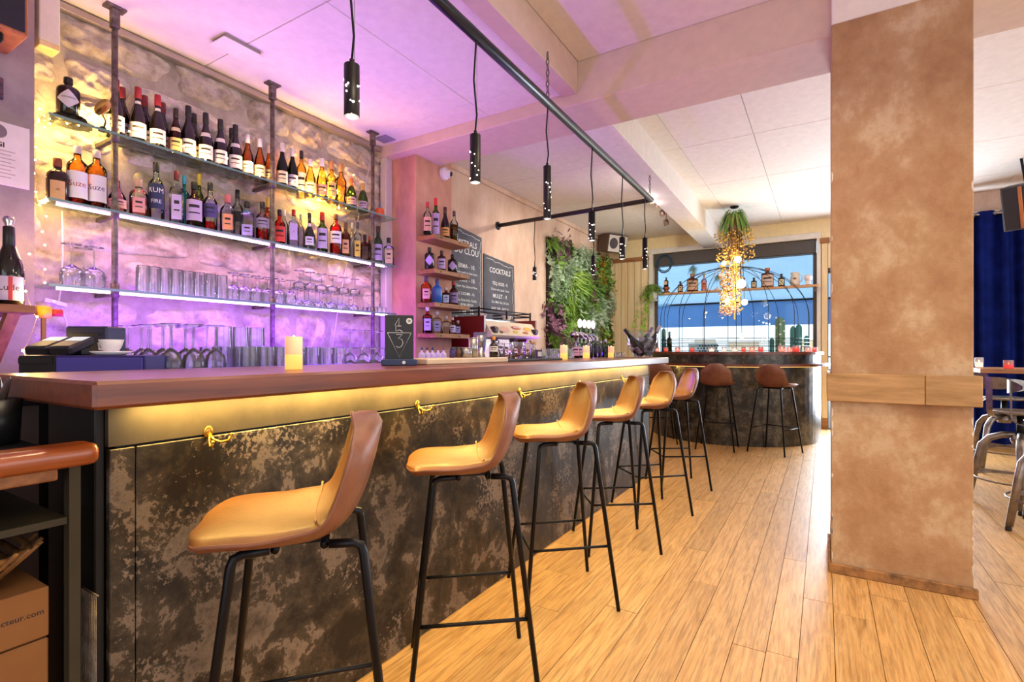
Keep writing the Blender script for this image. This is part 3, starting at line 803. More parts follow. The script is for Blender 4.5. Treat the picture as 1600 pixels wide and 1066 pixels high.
SHP = {  # (radius, height) as fractions of body radius and bottle height; cap from, section squareness, label span
 'burgundy': ([(.9, 0), (1, .012), (1, .42), (.93, .50), (.7, .60), (.45, .70), (.37, .76), (.36, .97)], .80, 2.0, (.10, .36)),
 'champagne': ([(.9, 0), (1, .012), (1, .40), (.9, .52), (.6, .66), (.4, .76), (.34, .84), (.36, .97)], .72, 2.0, (.12, .36)),
 'bordeaux': ([(.92, 0), (1, .012), (1, .58), (.92, .63), (.6, .68), (.42, .72), (.4, .96)], .80, 2.0, (.14, .48)),
 'spirit': ([(.92, 0), (1, .015), (1, .56), (.95, .62), (.7, .68), (.42, .72), (.36, .76), (.35, .9)], .84, 2.0, (.1, .52)),
 'tall': ([(.92, 0), (1, .015), (1, .66), (.9, .71), (.5, .77), (.36, .80), (.35, .92)], .87, 2.0, (.12, .56)),
 'squat': ([(.92, 0), (1, .02), (1, .55), (.93, .64), (.7, .70), (.4, .74), (.36, .78), (.36, .9)], .80, 2.6, (.12, .50)),
 'apoth': ([(.94, 0), (1, .02), (1, .62), (.97, .68), (.8, .73), (.36, .76), (.34, .8), (.36, .9)], .84, 2.0, (.12, .60)),
 'square': ([(.92, 0), (1, .015), (1, .62), (.93, .67), (.6, .70), (.36, .73), (.34, .78), (.36, .9)], .84, 5.0, (.1, .55)),
 'round': ([(.6, 0), (.72, .02), (.98, .16), (1, .28), (.9, .42), (.62, .54), (.36, .64), (.28, .72), (.27, .92)], .86, 2.0, (.14, .36)),
}
def wrap_text(txt, size, R, z, bold=.0):
    mb = text_mb(txt, size, bold)
    mb.v = [(R * math.cos(p[0] / R), R * math.sin(p[0] / R), z + p[1]) for p in mb.v]
    return mb
def diamond(R, zc, hz, half):
    return MB().grid(lambda a, b: (R * math.cos((a + b - 1) * half), R * math.sin((a + b - 1) * half), zc + (a - b) * hz), 10, 10)
def bottle(label, loc, Hh, R, shape, gl, cap, lab=None, txt=None, liq=None, capm=None, neck=None, lspan=None, group=None, cat='bottle', name='bottle', ink='k', txts=None, half=1.15, rzj=0.0):
    """thing > body, cap, label (> print), liquid"""
    prof, capz, sq, span = SHP[shape]
    if lspan: span = lspan
    a = math.atan2(-loc[1], -loc[0]) + rzj      # the printed side looks into the room
    t = thing(name, label, cat, loc, a, group)
    n = 20 if sq == 2.0 else 24
    pr = [(0, .003)] + [(r * R, max(h * Hh, .001)) for r, h in prof]
    part('body', MB().lathe(pr + [(0, pr[-1][1])] , n, sq=sq), GL[gl] if isinstance(gl, str) else gl, t)
    nr = prof[-1][0] * R
    part('cap', MB().lathe([(nr * 1.06, capz * Hh), (nr * 1.16, capz * Hh + .002), (nr * 1.12, Hh - .003), (nr * .95, Hh), (0, Hh)], 14), CM(cap), t)
    if liq:
        lv = liq[1]; body = [(r * .93 * R, max(h * Hh, .006)) for r, h in prof if h < lv]
        rl = lerp_table([(h, r) for r, h in prof], lv) * .93 * R
        part('liquid', MB().lathe([(0, .006)] + body + [(rl, lv * Hh), (0, lv * Hh)], n, sq=sq), G('liquid_' + liq[0].lstrip('#'), liq[0], .05, .3), t)
    if lab:
        z0, z1 = span[0] * Hh, span[1] * Hh
        RR = R * 1.012
        if sq > 2: half_ = .62
        else: half_ = half
        lp = part('label', MB().lathe([(RR, z0), (RR, z1)], 12, sq=sq, a0=-half_, a1=half_), LM(lab), t)
        RT = RR * 1.012
        if txt:
            lines = txt.split('|')
            for i, l in enumerate(lines):
                sz = txts or min((z1 - z0) / (len(lines) + .8), 2 * half_ * RR * .85 / max(len(l), 1) * 1.5)
                part('print', wrap_text(l, sz, RT, z1 - (z1 - z0) * (i + .62) / (len(lines) + .3), .0), INK[ink], lp)
        else:
            pm = MB(); hh = z1 - z0
            pm.lathe([(RT, z0 + hh * .62), (RT, z0 + hh * .76)], 6, sq=sq, a0=-half_ * .55, a1=half_ * .55)
            part('print', pm, INK[ink], lp)
            part('print', MB().lathe([(RT, z0 + hh * .34), (RT, z0 + hh * .40)], 6, sq=sq, a0=-half_ * .6, a1=half_ * .6), INK[ink], lp)
    if neck:
        z0, z1 = neck[1] * Hh, neck[2] * Hh
        r0 = lerp_table([(h, r) for r, h in prof], neck[1]) * R * 1.02; r1 = lerp_table([(h, r) for r, h in prof], neck[2]) * R * 1.02
        part('neck_label', MB().lathe([(r0, z0), (r1, z1)], 10, a0=-.9, a1=.9), LM(neck[0]), t)
    return t
def at_shelf(u, vtop, wpx, x, z):
    """thing on a shelf of height z in a row x metres from the room axis: place, height and radius"""
    p = onX(u, vtop, x); d = depth(p[0], p[1])
    return (p[0], p[1], z + .0005), p[2] - z, wpx * d / F / 2
FR, BK = -3.205, -3.285
# ---- topmost shelf
TOP = 'wine bottles on the topmost glass shelf'
W1 = dict(shape='burgundy', gl='dark', lab='#ddd3da', group=TOP)
rows = [
 (181, 124, 30, FR, 'red capped wine bottle with white label behind the first shelf post', dict(W1, cap='#7a1c22')),
 (191, 137, 27, BK, 'red capped wine bottle standing behind, next to the first shelf post', dict(W1, cap='#7a1c22')),
 (215.6, 137, 29, FR, 'red capped wine bottle with gold topped foil and broad white label', dict(W1, cap='#9a1f28', neck=('#e5dcd8', .70, .75))),
 (226, 150, 25, BK, 'red capped wine bottle standing behind the gold topped one', dict(W1, cap='#7a1c22')),
 (246.5, 149, 26, FR, 'bright red capped wine bottle beside the small brown bottle', dict(W1, cap='#a3222c', neck=('#e5dcd8', .70, .75))),
 (254, 161, 22, BK, 'dark red capped wine bottle half hidden behind a bright red one', dict(W1, cap='#7a1c22')),
 (274.8, 170, 18, FR, 'small brown wine bottle glowing against the fairy lights', dict(shape='burgundy', gl='brown', cap='#2a1a16', lab='#e8c47a', group=TOP, neck=('#cbb6a0', .50, .58))),
 (294.4, 166, 25, FR, 'black capped wine bottle with wide lilac white label', dict(W1, cap='#171215')),
 (303, 178, 22, BK, 'black capped wine bottle standing behind the wide labelled one', dict(W1, cap='#171215')),
 (321.6, 177, 24, FR, 'black wine bottle with crest on its neck, first of three', dict(W1, cap='#171215', neck=('#d8ccd6', .52, .60))),
 (344.5, 187, 22, FR, 'black wine bottle with crest on its neck, middle of three', dict(W1, cap='#171215', neck=('#d8ccd6', .52, .60))),
 (368, 195.5, 20, FR, 'black wine bottle with crest on its neck, last of three', dict(W1, cap='#171215', neck=('#d8ccd6', .52, .60))),
 (362, 201, 18, BK, 'black wine bottle in the back row between crested bottles', dict(W1, cap='#171215')),
 (387, 211, 17, FR, 'amber white wine bottle with white foil and square label', dict(shape='burgundy', gl='amber', cap='#d9d3dc', lab='#e9dfc8', group=TOP)),
 (406, 217.6, 16.5, FR, 'amber white wine bottle with white foil beside the middle post', dict(shape='burgundy', gl='amber', cap='#d9d3dc', lab='#ead9b4', group=TOP)),
 (420, 228, 13, FR, 'slim amber wine bottle behind the middle post', dict(shape='burgundy', gl='amber', cap='#c9a3a0', lab='#d8c08c', group=TOP)),
 (441, 224, 17, FR, 'dark green wine bottle with pale foil and picture label', dict(shape='burgundy', gl='dkgreen', cap='#d6cbd4', lab='#e2cfc0', group=TOP)),
 (457, 232, 17, FR, 'dark green wine bottle with pale foil and black barred label', dict(shape='burgundy', gl='dkgreen', cap='#d6cbd4', lab='#cfc3d2', group=TOP)),
 (471, 236, 15, BK, 'clear golden bottle with black stopper and white paper tag', dict(shape='spirit', gl='yellow', cap='#2b2022', lab='#eee6e6', group=TOP)),
 (485, 249, 16, FR, 'golden wine bottle with white cap beside the black stoppered one', dict(shape='burgundy', gl='yellow', cap='#e4dde8', lab='#eed9a6', group=TOP)),
 (503, 248, 18, FR, 'broad golden bottle with white cap and reddish flower label', dict(shape='burgundy', gl='yellow', cap='#e4dde8', lab='#d9a080', group=TOP)),
 (518, 252, 14, FR, 'slim golden wine bottle with brown capsule', dict(shape='bordeaux', gl='yellow', cap='#c58a55', lab='#f0cf7c', group=TOP)),
 (533, 256, 16, FR, 'tall golden wine bottle with cork, above the light cluster', dict(shape='bordeaux', gl='yellow', cap='#b98b55', group=TOP)),
 (549, 279, 18, FR, 'green champagne bottle with copper foil', dict(shape='champagne', gl='green', cap='#c9763f', lab='#b9a0a8', group=TOP)),
 (567, 287, 17, FR, 'green champagne bottle with gold foil next to the last post', dict(shape='champagne', gl='green', cap='#cfa35a', lab='#b9a0a8', group=TOP)),
]
MID = 'spirit bottles on the middle glass shelf'
rows2 = [
 (90, 248, 37, FR, 'squat dark liqueur bottle with rust cap and cream label', dict(shape='squat', gl=mat('dark_liqueur_glass', '#2a1610', .15), cap='#8a3d22', lab='#d9a877', txt='DRAMB', ink='k', txts=.017, lspan=(.05, .46))),
 (121, 229, 30, FR, 'amber aperitif bottle with orange lettered label', dict(shape='tall', gl='amber', cap='#d8c3d0', lab='#efe6ea', txt='Suze', ink='r', txts=.04, liq=('#c0502a', .38))),
 (151, 236, 28, FR, 'amber aperitif bottle with dark lettered label beside the first post', dict(shape='tall', gl='amber', cap='#d8c3d0', lab='#efe6ea', txt='Suze', ink='p', txts=.04, liq=('#b0401e', .45))),
 (183, 274, 32, FR, 'round pinkish decanter behind the first post', dict(shape='round', gl='pink', cap='#c7a191', lab='#e9a9a0')),
 (217, 281, 30, FR, 'squat clear bottle with rosy embossed glass', dict(shape='squat', gl='clear', cap='#c9a39b', lab='#e8a29a', liq=('#ffb9ae', .5))),
 (244, 254, 22, FR, 'clear bottle with dark blue label lettered rum', dict(shape='spirit', gl='clear', cap='#1a1618', lab='#283055', txt='RUM|FIRE', ink='w', lspan=(.2, .62))),
 (276, 268, 19, FR, 'frosted lilac bottle with dark red cap', dict(shape='square', gl='clear', cap='#7c1f2e', lab='#c7b1d8')),
 (288, 275, 14, BK, 'turquoise bottle with blue cap', dict(shape='square', gl='teal', cap='#2aa0d8')),
 (303.5, 285, 24, FR, 'brown bottle with lilac pink label and black cap', dict(shape='spirit', gl='brown', cap='#151012', lab='#c8aed0', lspan=(.16, .6))),
 (311, 272, 14, BK, 'thin green bottle with yellow capsule', dict(shape='bordeaux', gl='green', cap='#b9a13a')),
 (328.5, 286, 20, FR, 'clear bottle with round navy label over pink label', dict(shape='spirit', gl='clear', cap='#1b1416', lab='#4a3f78', lspan=(.28, .56), liq=('#ff5a5a', .2))),
 (355.7, 305, 27, FR, 'squat clear bottle with pink cap and orange label', dict(shape='squat', gl='clear', cap='#d06a78', lab='#f0a070')),
 (371, 297, 17, BK, 'clear bottle with tall black stopper and black round label', dict(shape='spirit', gl='clear', cap='#17130f', lab='#1d1a1c', lspan=(.35, .56))),
 (386, 315, 23, FR, 'short clear bottle with lilac label and blue neck tag', dict(shape='square', gl='clear', cap='#231b22', lab='#b6a3dd', lspan=(.08, .36), neck=('#4f7ab8', .66, .76))),
 (410.5, 316, 22, FR, 'clear bottle with red liqueur and oval grey label beside the middle post', dict(shape='spirit', gl='clear', cap='#231b22', lab='#a79bb0', lspan=(.34, .58), liq=('#ff3a48', .3))),
 (418, 309, 12, BK, 'slim orange bottle with yellow cap', dict(shape='bordeaux', gl='orange', cap='#e0b052')),
 (437, 328, 17, FR, 'red bitter bottle with black cap', dict(shape='spirit', gl='red', cap='#2c1a26', lab='#d8403a')),
 (444, 328, 13, BK, 'clear bottle with white cap behind the red bitter', dict(shape='spirit', gl='clear', cap='#e3d3e0')),
 (459, 328, 15, FR, 'clear gin bottle with red cap and lilac label', dict(shape='square', gl='clear', cap='#b5232d', lab='#c9b2e6', txt='GIN', ink='r', lspan=(.2, .62))),
 (470, 335, 10, BK, 'small grey bottle behind the red capped gin', dict(shape='spirit', gl='clear', cap='#8b8fa0')),
 (483.6, 333, 23, FR, 'round shouldered dark green liqueur bottle with white seal', dict(shape='round', gl=mat('dark_olive_glass', '#1c2414', .12), cap='#1a1414', lab='#ded3ee', half=.7, neck=('#cfc6de', .64, .72))),
 (503.6, 332, 16, FR, 'green bottle with red cap and tall violet white label', dict(shape='bordeaux', gl='green', cap='#c22f28', lab='#b7a3d2', lspan=(.12, .6))),
 (524.6, 335, 18, FR, 'bright red aperitif bottle with black and white label', dict(shape='tall', gl='red', cap='#6a4530', lab='#e9e2ea', lspan=(.3, .58))),
 (540, 348, 15, FR, 'brown amaretto bottle with cream side label', dict(shape='squat', gl='brown', cap='#6a4a32', lab='#d3ac80')),
 (550.5, 348, 10, BK, 'slim clear bottle with white cap in the back row', dict(shape='spirit', gl='clear', cap='#d9cbd2')),
 (558.5, 347, 12, FR, 'clear bottle with yellow and black label', dict(shape='square', gl='clear', cap='#4a4a50', lab='#d9b84a', lspan=(.1, .5))),
 (570, 367, 13, FR, 'short dark brown bottle by the last post', dict(shape='square', gl='brown', cap='#2a1d14', lab='#4a2f1c')),
 (577, 369, 9, BK, 'short bottle with red cap in the back row by the last post', dict(shape='square', gl='brown', cap='#c03a2c')),
 (590.5, 354, 14, FR, 'small green bottle with violet label beyond the last post', dict(shape='spirit', gl=mat('dark_green_glass', '#1e3a1c', .12), cap='#3b1a1e', lab='#b09ad6')),
 (607.5, 372, 19, FR, 'clear flat bottle with wide black and gold stopper', dict(shape='square', gl='clear', cap='#3a331c', lab='#d9b59a')),
]
for (z, rr) in ((SH[0], rows), (SH[1], rows2)):
    for (u, vt, w, x, lb, kw) in rr:
        loc, h, R = at_shelf(u, vt, w, x, z)
        if z == SH[1]: kw = dict(kw, group=MID)
        bottle(lb, loc, h, min(R, .040 if z == SH[0] else .0435), **kw)
# black gin bottle on a bark plinth with a brass disc, and the small orange pot at the other end
d0 = thing('bark_plinth', 'black bark covered plinth on the topmost shelf', 'plinth', (FR - .01, onX(112, 180, FR)[1], SH[0]))
rb = random.Random(4)
part('bark', MB().grid(lambda a, b: ((.05 + .014 * math.sin(9 * a * 6.28) * math.sin(5 * b * 3)) * math.cos(a * 6.2832) * (1.0 if b < .99 else .6), (.075 + .014 * math.sin(11 * a * 6.28)) * math.sin(a * 6.2832) * (1.0 if b < .99 else .6), .045 * b), 30, 4), mat('black_bark', '#2a2118', .9, stops=[(0.3, '#14100c'), (0.7, '#4a3a22')], nscale=30, bmp=(50, 1.0)), d0)
part('bark_top', MB().lathe([(0, .045), (.062, .044)], 16), MATS['black_bark'], d0)
p0 = d0.location
b0 = bottle('black apothecary gin bottle with white diamond label on the bark plinth', (p0.x, p0.y - .01, SH[0] + .0458), .19, .047, 'apoth', 'dark', '#15100f')
part('label', diamond(.0478, .072, .046, 1.05), LM('#d9cdd8'), b0)
part('print', wrap_text('HENDRICKS', .011, .0485, .078), INK['k'], b0)
ds = thing('brass_disc', 'round brass disc on a bent wire beside the black gin bottle', 'ornament', (p0.x + .06, p0.y + .11, SH[0]))
part('disc', MB().lathe([(0, -.004), (.04, -.004), (.043, 0), (.04, .004), (0, .004)], 20, M=T(0, 0, .125) @ RZ(.5) @ RX(math.radians(70)) @ Matrix.Scale(1.25, 4, (0, 1, 0))), mat('pale_brass', '#d3b678', .25, 1.0), ds)
part('wire', MB().tube([(0, 0, .0), (.01, .01, .05), (0, 0, .085)], .004), M_blackmetal, ds)
part('foot', MB().lathe([(0, 0), (.02, 0), (.015, .02), (0, .03)], 10), M_blackmetal, ds)
op = thing('orange_pot', 'small orange glass pot with blue strap at the pier end of the top shelf', 'pot', onX(593, 331, -3.2)[:2] + (SH[0],))
part('pot', MB().lathe([(0, 0), (.03, .001), (.034, .02), (.034, .06), (.028, .075), (0, .078)], 14, sq=3), mat('orange_glass', '#ee6a3a', .3), op)
part('strap', MB().tube([(0, -.01, .07), (0, 0, .13), (0, .01, .07)], .004), mat('blue_strap', '#5b86d8', .5), op)

# ================================================================ glasses
M_gl = glass('drinking_glass', '#f8fafb', .02, .95, haze=.12)
def wine_glass(label, group, hh=.2, R=.04, name='wine_glass', bowl=.55):
    """upturned stemmed glass: bowl rim down, foot up"""
    t = thing(name, label, 'glass', (0, 0, 0), 0, group)
    hb = hh * bowl
    part('bowl', MB().lathe([(R * .86, 0), (R * .95, hb * .25), (R, hb * .55), (R * .85, hb * .82), (R * .45, hb * .97), (.005, hb + .006)], 16), M_gl, t)
    part('stem', MB().lathe([(.005, hb + .004), (.0035, hb + .02), (.0035, hh - .014), (.007, hh - .006)], 8), M_gl, t)
    part('foot', MB().lathe([(.006, hh - .007), (R * .85, hh - .002), (R * .85, hh), (0, hh)], 16), M_gl, t)
    return t
def tumbler(label, group, hh=.14, R=.034, name='tumbler', ribs=False):
    t = thing(name, label, 'glass', (0, 0, 0), 0, group)
    part('wall', MB().lathe([(R, 0), (R * .97, hh * .5), (R * .93, hh)], 14), M_gl, t)
    part('base', MB().lathe([(R * .93, hh), (0, hh)], 14), M_gl, t)
    part('rim', MB().lathe([(R * 1.0, .0), (R * 1.02, .002), (R * .98, .004)], 14), M_gl, t)
    return t
def spread(proto, spots):
    for i, (x, y, z) in enumerate(spots):
        if i == 0: proto.location = (x, y, z)
        else: copy_tree(proto, (x, y, z), 0)
def spots_u(us, x, z): return [(x, onX(u, 500, x)[1], z) for u in us]
Z3 = SH[2] + .0005
spread(wine_glass('large upturned balloon glass on the lowest shelf beside the first post', 'balloon glasses', .215, .05, 'balloon_glass', .5),
       spots_u((112,), -3.215, Z3) + spots_u((147,), -3.215, Z3) + spots_u((131,), -3.30, Z3))
gt = 'tall tumblers on the lowest shelf'
spread(tumbler('tall upturned tumbler in the packed rows on the lowest shelf', gt, .15, .0312),
       spots_u([224 + 17.6 * i for i in range(8)], -3.2, Z3) + spots_u([222 + 16.6 * i for i in range(8)], -3.275, Z3))
gw = 'wine glasses on the lowest shelf'
spread(wine_glass('upturned wine glass on the lowest shelf around the middle post', gw, .175, .038),
       spots_u([364 + 18 * i for i in range(6)], -3.2, Z3) + spots_u([371 + 17 * i for i in range(5)], -3.285, Z3))
gc = 'coupe glasses on the lowest shelf'
cp = wine_glass('upturned coupe glass in the stacked rows on the lowest shelf', gc, .125, .044, 'coupe_glass', .38)
yy = [onX(468 + 17.5 * i, 500, -3.18)[1] for i in range(7)]
spread(cp, [(-3.205, y, Z3) for y in yy[:6]] + [(-3.29, y + .03, Z3) for y in yy[:6]])
tr = solo('glass_tray', MB().box(-3.31, -3.13, yy[0] - .05, yy[-1] + .02, Z3 + .1262, Z3 + .1292), MATS['shelf_glass'], 'clear tray between the two tiers of coupe glasses', 'tray')
spread(copy_tree(cp, label='upturned coupe glass on the upper tier above the coupe rows', group='coupe glasses on the tray'), [(-3.21, y + .02, Z3 + .13) for y in yy[:6]])
spread(tumbler('small upturned shot glass at the pier end of the lowest shelf', 'shot glasses on the lowest shelf', .045, .02, 'shot_glass'),
       [(-3.16 - .06 * (i % 3), 3.03 + .05 * (i // 3), Z3) for i in range(9)])
# rows on the service counter behind the worktop
ZS = 1.0555
def block(xs, y0, n, dy, z=ZS): return [(x, y0 + i * dy + .012 * (k % 2), z) for k, x in enumerate(xs) for i in range(n)]
spread(wine_glass('upturned wine glass in the rows between cash drawer and tumblers', 'wine glasses behind the bar top', .215, .039),
       block((-2.06, -2.145, -2.23, -2.315, -2.40), .965, 3, .082))
spread(tumbler('upturned tumbler in the rows behind the candle', 'tumblers behind the bar top', .13, .036),
       block((-2.02, -2.098, -2.176, -2.254, -2.332), 1.245, 3, .077))
spread(tumbler('upturned tumbler in the double row past the candle', 'tumblers beside the candle', .13, .036), block((-2.10, -2.18), 1.53, 4, .08))
spread(tumbler('upturned tumbler stacked on top of the row behind the candle', 'stacked tumblers behind the bar top', .09, .034), block((-2.254,), 1.27, 3, .077, ZS + .1305))
spread(wine_glass('upturned wine glass in the rows beside the black sign', 'wine glasses beside the sign', .13, .04, 'wine_glass', .45),
       block((-2.08, -2.17), 1.89, 4, .088))
spread(wine_glass('tall upturned balloon glass standing beside the last shelf post', 'tall balloon glasses behind the bar', .235, .045, 'balloon_glass', .42),
       block((-2.34,), 2.05, 3, .105))
# ================================================================ things on the bar top
ZT = 1.1085
def bt(u, x): return (x, onX(u, 500, x)[1], ZT)
M_wax = mat('lit_wax', '#f3c9a0', .5, emit=('#ffb57a', .45)); M_wax_low = glow('glowing_wax', '#ffb45a', 1.3); M_flame = glow('candle_glow', '#ffe9a0', 14)
def led_candle(label, loc, h=.1, r=.026):
    t = thing('candle', label, 'candle', loc, 0, 'pillar candles on the bar top')
    part('wax', MB().lathe([(r, h * .45), (r, h), (r * .8, h), (r * .78, h - .01), (0, h - .01)], 18), M_wax, t)
    part('glowing_base', MB().lathe([(0, 0), (r, 0), (r, h * .45)], 18), M_wax_low, t)
    part('flame', MB().ball((0, 0, h * .98), .004, 8, 6, sc=(1, 1, 1.6)), M_flame, t)
    return t
led_candle('glowing pillar candle on the bar top before the tumbler rows', bt(459, -1.5), .108, .027)
led_candle('glowing pillar candle on the bar top beside the ribbed tumblers', bt(881, -1.56), .1, .026)
led_candle('glowing pillar candle on the bar top before the clear bottles', bt(916, -1.62), .1, .027)
led_candle('glowing pillar candle on the bar top next to the champagne bucket', bt(955, -1.66), .1, .028)
# black table sign
sl = bt(624, -1.5)
fa = math.atan2(-sl[1], -sl[0])
sg_ = thing('table_sign', 'black table sign with white one five three in a triangle', 'sign', sl, fa)
M_slate = mat('sign_black', '#23262b', .55); M_chalk = mat('chalk_white', '#e6e6e4', .9)
part('board', MB().box(-.006, .006, -.058, .058, .022, .208, .002), M_slate, sg_)
part('base', MB().box(-.03, .035, -.072, .072, 0, .026, .003), mat('sign_base_blue', '#27345a', .45), sg_)
def stroke(pts, r=.0013, x=.0068): return MB().tube([(x, a, b) for a, b in pts], r, 6)
part('print', stroke([(-.048, .135), (.048, .135), (0, .034), (-.048, .135)]), M_chalk, sg_)
part('print', stroke([(-.018, .166), (-.002, .196), (-.002, .160)]), M_chalk, sg_)
part('print', stroke([(.008, .163), (-.014, .163), (-.014, .142), (0, .147), (.010, .142), (.012, .134)]), M_chalk, sg_)
part('print', stroke([(-.012, .128), (.012, .128), (-.004, .112), (.010, .108), (.015, .094), (.008, .078), (-.004, .074), (-.014, .080)]), M_chalk, sg_)
part('print', MB().lathe([(.006, 0), (.0125, 0)], 18, M=frame((.0066, .040, .184), (0, 1, 0), (0, 0, 1))), M_chalk, sg_)
part('print', moved(text_mb('G', .013), frame((.0068, .040, .184), (0, 1, 0), (0, 0, 1))), M_chalk, sg_)
part('print', MB().lathe([(0, 0), (.007, 0)], 14, M=frame((.0354, .018, .013), (0, 1, 0), (0, 0, 1))), M_chalk, sg_)
# pale wooden board with steel ware
M_maple = mat('pale_maple', '#d8bfa0', .5, stops=[(0.3, '#c7a987'), (0.7, '#e0cbb0')], nscale=4, stretch=(9, 1, 9))
cb = bt(718, -1.52)
solo('cutting_board', MB().box(-.11, .11, -.32, .34, 0, .026, .004), M_maple, 'pale maple board on the bar top under the steel shakers', 'board', loc=(-1.56, cb[1], ZT))
ZB = ZT + .0265
def bb(u, x): return (x, onX(u, 500, x)[1], ZB)
def cup(name, label, loc, h, r, m, taper=.95, cat='cup', grp=None):
    t = thing(name, label, cat, loc, 0, grp)
    part('wall', MB().lathe([(0, 0), (r * taper, 0), (r, h), (r * .93, h), (r * taper * .92, .006), (0, .006)], 18), m, t)
    part('rim', MB().lathe([(r, h - .004), (r + .0015, h - .002), (r, h + .001), (r * .93, h)], 18), m, t)
    return t
cup('steel_cup', 'short steel cup on the maple board beside two small jars', bb(728, -1.52), .05, .03, M_steel)
cup('shaker_tin', 'tall steel shaker tin on the maple board', bb(739.5, -1.52), .1, .024, M_steel)
j = thing('jigger', 'steel hourglass jigger on the maple board beside the tall tin', 'jigger', bb(751, -1.54))
part('lower_cone', MB().lathe([(.024, 0), (.008, .055), (.0, .056)], 16), M_steel, j)
part('upper_cone', MB().lathe([(0, .056), (.009, .055), (.019, .115), (.017, .115), (.006, .06)], 16), M_steel, j)
for i, (u, c) in enumerate(((707, '#3a2a66'), (716, '#5a3a2a'))):
    t = thing('small_jar', ['small violet jar at the end of the maple board', 'small brown jar on the maple board beside the violet one'][i], 'jar', bb(u, -1.54))
    part('glass', MB().lathe([(0, 0), (.016, .001), (.017, .035), (.013, .042)], 14), mat('jar' + c, c, .2), t)
    part('lid', MB().lathe([(.014, .042), (.014, .052), (0, .052)], 14), CM('#2b2430'), t)
# black bottle with the orange stopper, mixing glasses and garnish jars on a dark tray
tx = -1.56
ty0, ty1 = onX(774, 500, tx)[1], onX(858, 500, tx)[1]
solo('bar_mat', MB().box(tx - .09, tx + .09, ty0 - .03, ty1 + .02, 0, .012, .003), mat('rubber_mat', '#24262a', .7), 'dark rubber bar mat under the garnish jars', 'mat', loc=(0, 0, ZT))
ZM = ZT + .0125
def bm(u, x=tx): return (x, onX(u, 500, x)[1], ZM)
bottle('small black bitters bottle with orange stopper and pale label on the bar mat', bm(771.5, -1.5), .125, .024, 'spirit', 'dark', '#d98a2a', '#d6cfc6', lspan=(.35, .58))
def jar(label, u, w, h, x=tx, content=None, lid=None):
    p = bm(u, x); r = w * depth(p[0], p[1]) / F / 2
    t = thing('garnish_jar', label, 'jar', p, 0, 'garnish jars on the bar mat')
    part('glass', MB().lathe([(0, .001), (r, .001), (r, h)], 18, sq=3.0), M_gl, t)
    part('rim', MB().lathe([(r, h - .003), (r * 1.04, h - .001), (r, h + .001), (r * .95, h)], 18, sq=3.0), M_gl, t)
    if content:
        mb = MB(); rr = random.Random(u)
        for i in range(16):
            mb.ball((rr.uniform(-.6, .6) * r, rr.uniform(-.6, .6) * r, .012 + rr.random() * h * .5), r * .26, 7, 5, sc=(1, 1, .7))
        o = part('garnish', mb, mat('garnish' + content, content, .6), t); o['kind'] = 'stuff'
    if lid: part('lid', MB().lathe([(r * 1.05, h), (r * 1.05, h + .012), (0, h + .012)], 16), CM(lid), t)
    return t
jar('mixing glass with dark syrup beside the bitters bottle', 781, 11, .09, content='#3a1a1c')
jar('mixing glass with orange peel next to the dark syrup', 792, 11, .09, content='#d0662a')
jar('wide garnish jar filled with dried orange slices', 809, 19, .1, content='#b5561e')
jar('garnish jar with brown spices beside the orange slices', 824, 10, .095, content='#7a4a2a')
jar('narrow jar of cinnamon sticks with copper lid', 833.5, 7, .09, content='#8a5030', lid='#b0713f')
t = thing('menu_box', 'small dark tea box on the bar mat beside the ribbed tumblers', 'box', bm(842), fa)
part('box', MB().box(-.02, .02, -.018, .018, 0, .055, .002), CM('#3b2a3c'), t)
part('label', MB().quad((.0202, -.013, .012), (.0202, .013, .012), (.0202, .013, .042), (.0202, -.013, .042)), LM('#cfc4d6'), t)
spread(tumbler('ribbed tumbler standing on the bar top beside the candle', 'ribbed tumblers on the bar top', .075, .029),
       [bt(851, -1.58), bt(860, -1.56), bt(869, -1.58), bt(866, -1.68), bt(891, -1.6)])
# bottles and beer tap
for i, (u, x) in enumerate(((900, -1.7), (906, -1.76), (912.5, -1.82))):
    bottle(['black capped syrup bottle with pink label beside the tap', 'black capped syrup bottle in the middle of three', 'black capped syrup bottle with blue syrup next to the clear bottles'][i], bt(u, x), .165, .026, 'tall', 'clear', '#171318', ['#d09ac0', '#c9bfe0', '#9a90c8'][i], liq=(['#4a3a18', '#3a3018', '#2a2a9a'][i], .35), group='syrup bottles by the tap')
for i, (u, x, h) in enumerate(((921, -1.72, .18), (927, -1.78, .175), (933, -1.72, .165), (939, -1.76, .15), (946, -1.72, .165))):
    bottle(['tall', 'second', 'middle', 'short', 'last'][i] + ' clear water carafe bottle in the row before the beer taps', bt(u, x), h, .03, 'tall', 'clear', '#b9b4cc', liq=('#e8e2ff', .6), group='clear bottles by the taps')
tp = thing('beer_tap', 'chrome beer tap tower with four glowing round badges', 'beer tap', (-1.86, 4.3, ZT), 0)
M_chrome = mat('chrome', '#c9c7d2', .12, 1.0)
part('column', MB().tube([(0, -.14, 0), (0, -.14, .2)], .022, 12).lathe([(0, 0), (.04, 0), (.04, .012), (.022, .016)], 16, (0, -.14, 0)), M_chrome, tp)
part('column', MB().tube([(0, .14, 0), (0, .14, .2)], .022, 12).lathe([(0, 0), (.04, 0), (.04, .012), (.022, .016)], 16, (0, .14, 0)), M_chrome, tp)
part('cross_bar', MB().tube([(0, -.22, .2), (0, .22, .2)], .028, 12), M_chrome, tp)
